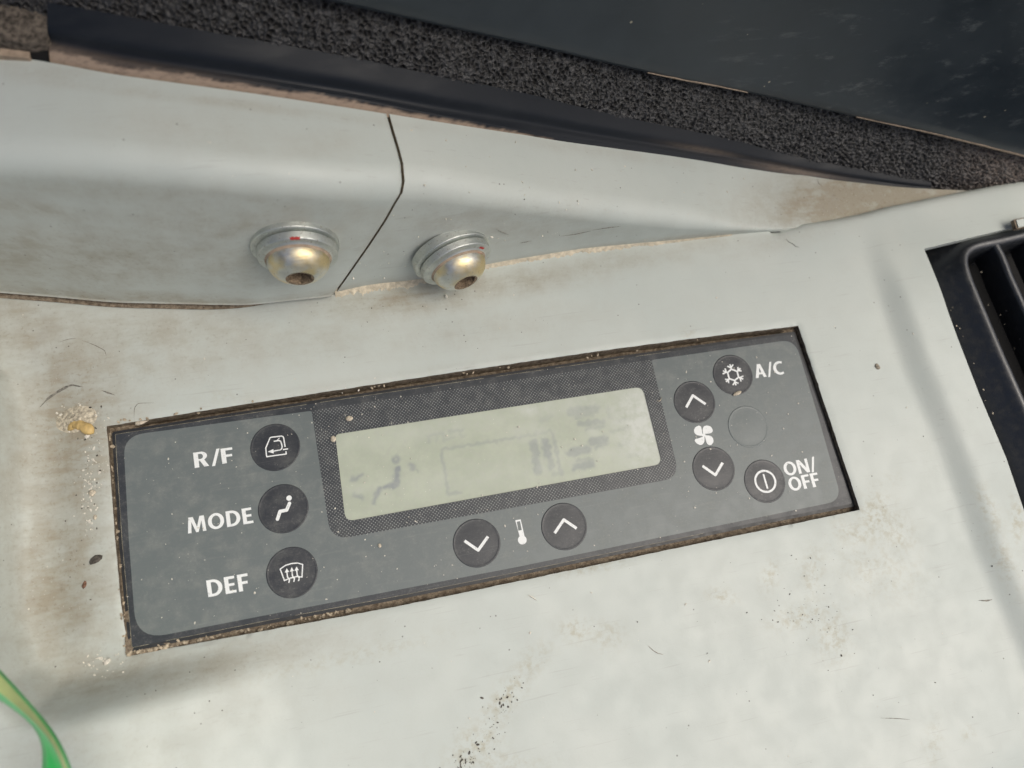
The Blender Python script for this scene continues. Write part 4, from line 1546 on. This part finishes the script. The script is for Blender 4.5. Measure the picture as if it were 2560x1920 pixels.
fibre('pale_fibre', 'long pale fibre on the left end of the grey cover', [(48, 506), (64, 522), (90, 534), (117, 542)], .28, 'specw')
fibre('pale_fibre', 'short straight pale fibre on top of the cover', [(617, 278), (626, 289), (637, 300)], .22, 'specw')
fibre('pale_fibre', 'tiny curved pale fibre near the middle of the cover top', [(516, 358), (524, 357), (531, 361)], .2, 'specw')
fibre('dark_hair', 'thin dark curled hair on the console near the vent', [(1965, 598), (1972, 606), (1984, 611), (1988, 617), (1998, 618)], .12, 'specd')
fibre('pale_fibre', 'small pale fibre curling on the bezel right of the display', [(1642, 1002), (1648, 1004), (1652, 999), (1654, 993)], .2, 'crumb')
fibre('dark_hair', 'thin brown hair on the lower console right of centre', [(1620, 1614), (1632, 1626), (1646, 1634), (1658, 1636)], .11, 'brown')
fibre('pale_fibre', 'white fibre on the console under the temperature keys', [(1321, 1488), (1327, 1491), (1334, 1495), (1341, 1501)], .3, 'specw')


# scratches in the console plastic
def scratch(pts, wd):
    ps = [where(x, y) + np.array((0, 0, .035)) for x, y in pts]
    arr = np.array(ps)
    xs_ = np.linspace(0, len(ps) - 1, 8 * (len(ps) - 1) + 1)
    c = np.stack([np.interp(xs_, range(len(ps)), arr[:, i]) for i in range(3)], 1)
    for _ in range(3):
        c[1:-1] = (c[:-2] + 2 * c[1:-1] + c[2:]) / 4
    tn = np.gradient(c, axis=0)
    v = []
    for i, (p, t_) in enumerate(zip(c, tn)):
        t_ = t_ / np.linalg.norm(t_)
        s_ = np.array((-t_[1], t_[0], 0)) * wd / 2 * (.15 + math.sin(math.pi * (i + .2) / len(c))) * (1 + .4 * noise.noise((i * .7, wd, 0)))
        v += [p + s_, p - s_]
    mesh('scratch', v, grid(len(c), 2), M['scratch'], console)


scratch([(100, 1018), (120, 996), (150, 976), (178, 962), (208, 968)], .5)
scratch([(254, 976), (270, 982), (288, 988)], .28)
scratch([(205, 851), (235, 862), (262, 876), (266, 890)], .14)
scratch([(150, 855), (170, 848), (190, 846)], .12)
scratch([(335, 1050), (336, 1020), (345, 1008), (385, 1007)], .13)
scratch([(2446, 1501), (2466, 1502), (2480, 1499)], .3)
scratch([(2200, 1795), (2240, 1796), (2275, 1799)], .12)

# crumbs lying on the vent frame
bag = Bag()
for _ in range(46):
    t = random.random()
    px, py = 2345 + 190 * t + random.gauss(0, 14), 690 + 470 * t + random.gauss(0, 16)
    if random.random() < .3:
        px, py = random.uniform(2440, 2555), random.uniform(640, 940)
    zc = ZV - 4.2 if px < 2360 + 170 * t else ZV - 6
    p = P(px, py, zc)
    bag.add(*lump(p, .12 + .35 * random.random() ** 3, random.random() * 40, 1.2, .8, .6, random.random() * 6, 6, 3))
o = bag.build('vent_crumbs', M['crumb'], None, loc=P(2450, 850, ZV - 6))
tag(o, 'tiny tan crumbs scattered in the black vent', 'dirt')
o['kind'] = 'stuff'

for pts, wd in (([(1240, 573), (1256, 581), (1272, 588)], .22), ([(1402, 590), (1440, 586), (1476, 578)], .16), ([(1480, 576), (1520, 570), (1552, 566)], .14), ([(1300, 608), (1330, 603)], .14),
                ([(2043, 447), (2046, 458), (2056, 466)], .12),
                ([(56, 466), (74, 476), (90, 486)], .2), ([(305, 463), (318, 469), (333, 471)], .22), ([(500, 652), (540, 625), (582, 596)], .35), ([(212, 610), (240, 616)], .2), ([(160, 735), (200, 742), (260, 746)], .35)):
    scratch(pts, wd)
scatter('pale_chips', 'pale dried chips dotted along the rounded ledge edge', 'dirt', 'specw',
        gauss(16, 590, 436, 60, 12, .12, .5, .4) + gauss(12, 740, 446, 50, 12, .12, .55, .4) + gauss(10, 880, 440, 30, 14, .1, .4, .4) + gauss(8, 100, 385, 60, 12, .1, .5, .4) + gauss(10, 940, 320, 20, 16, .1, .35, .4), .15)
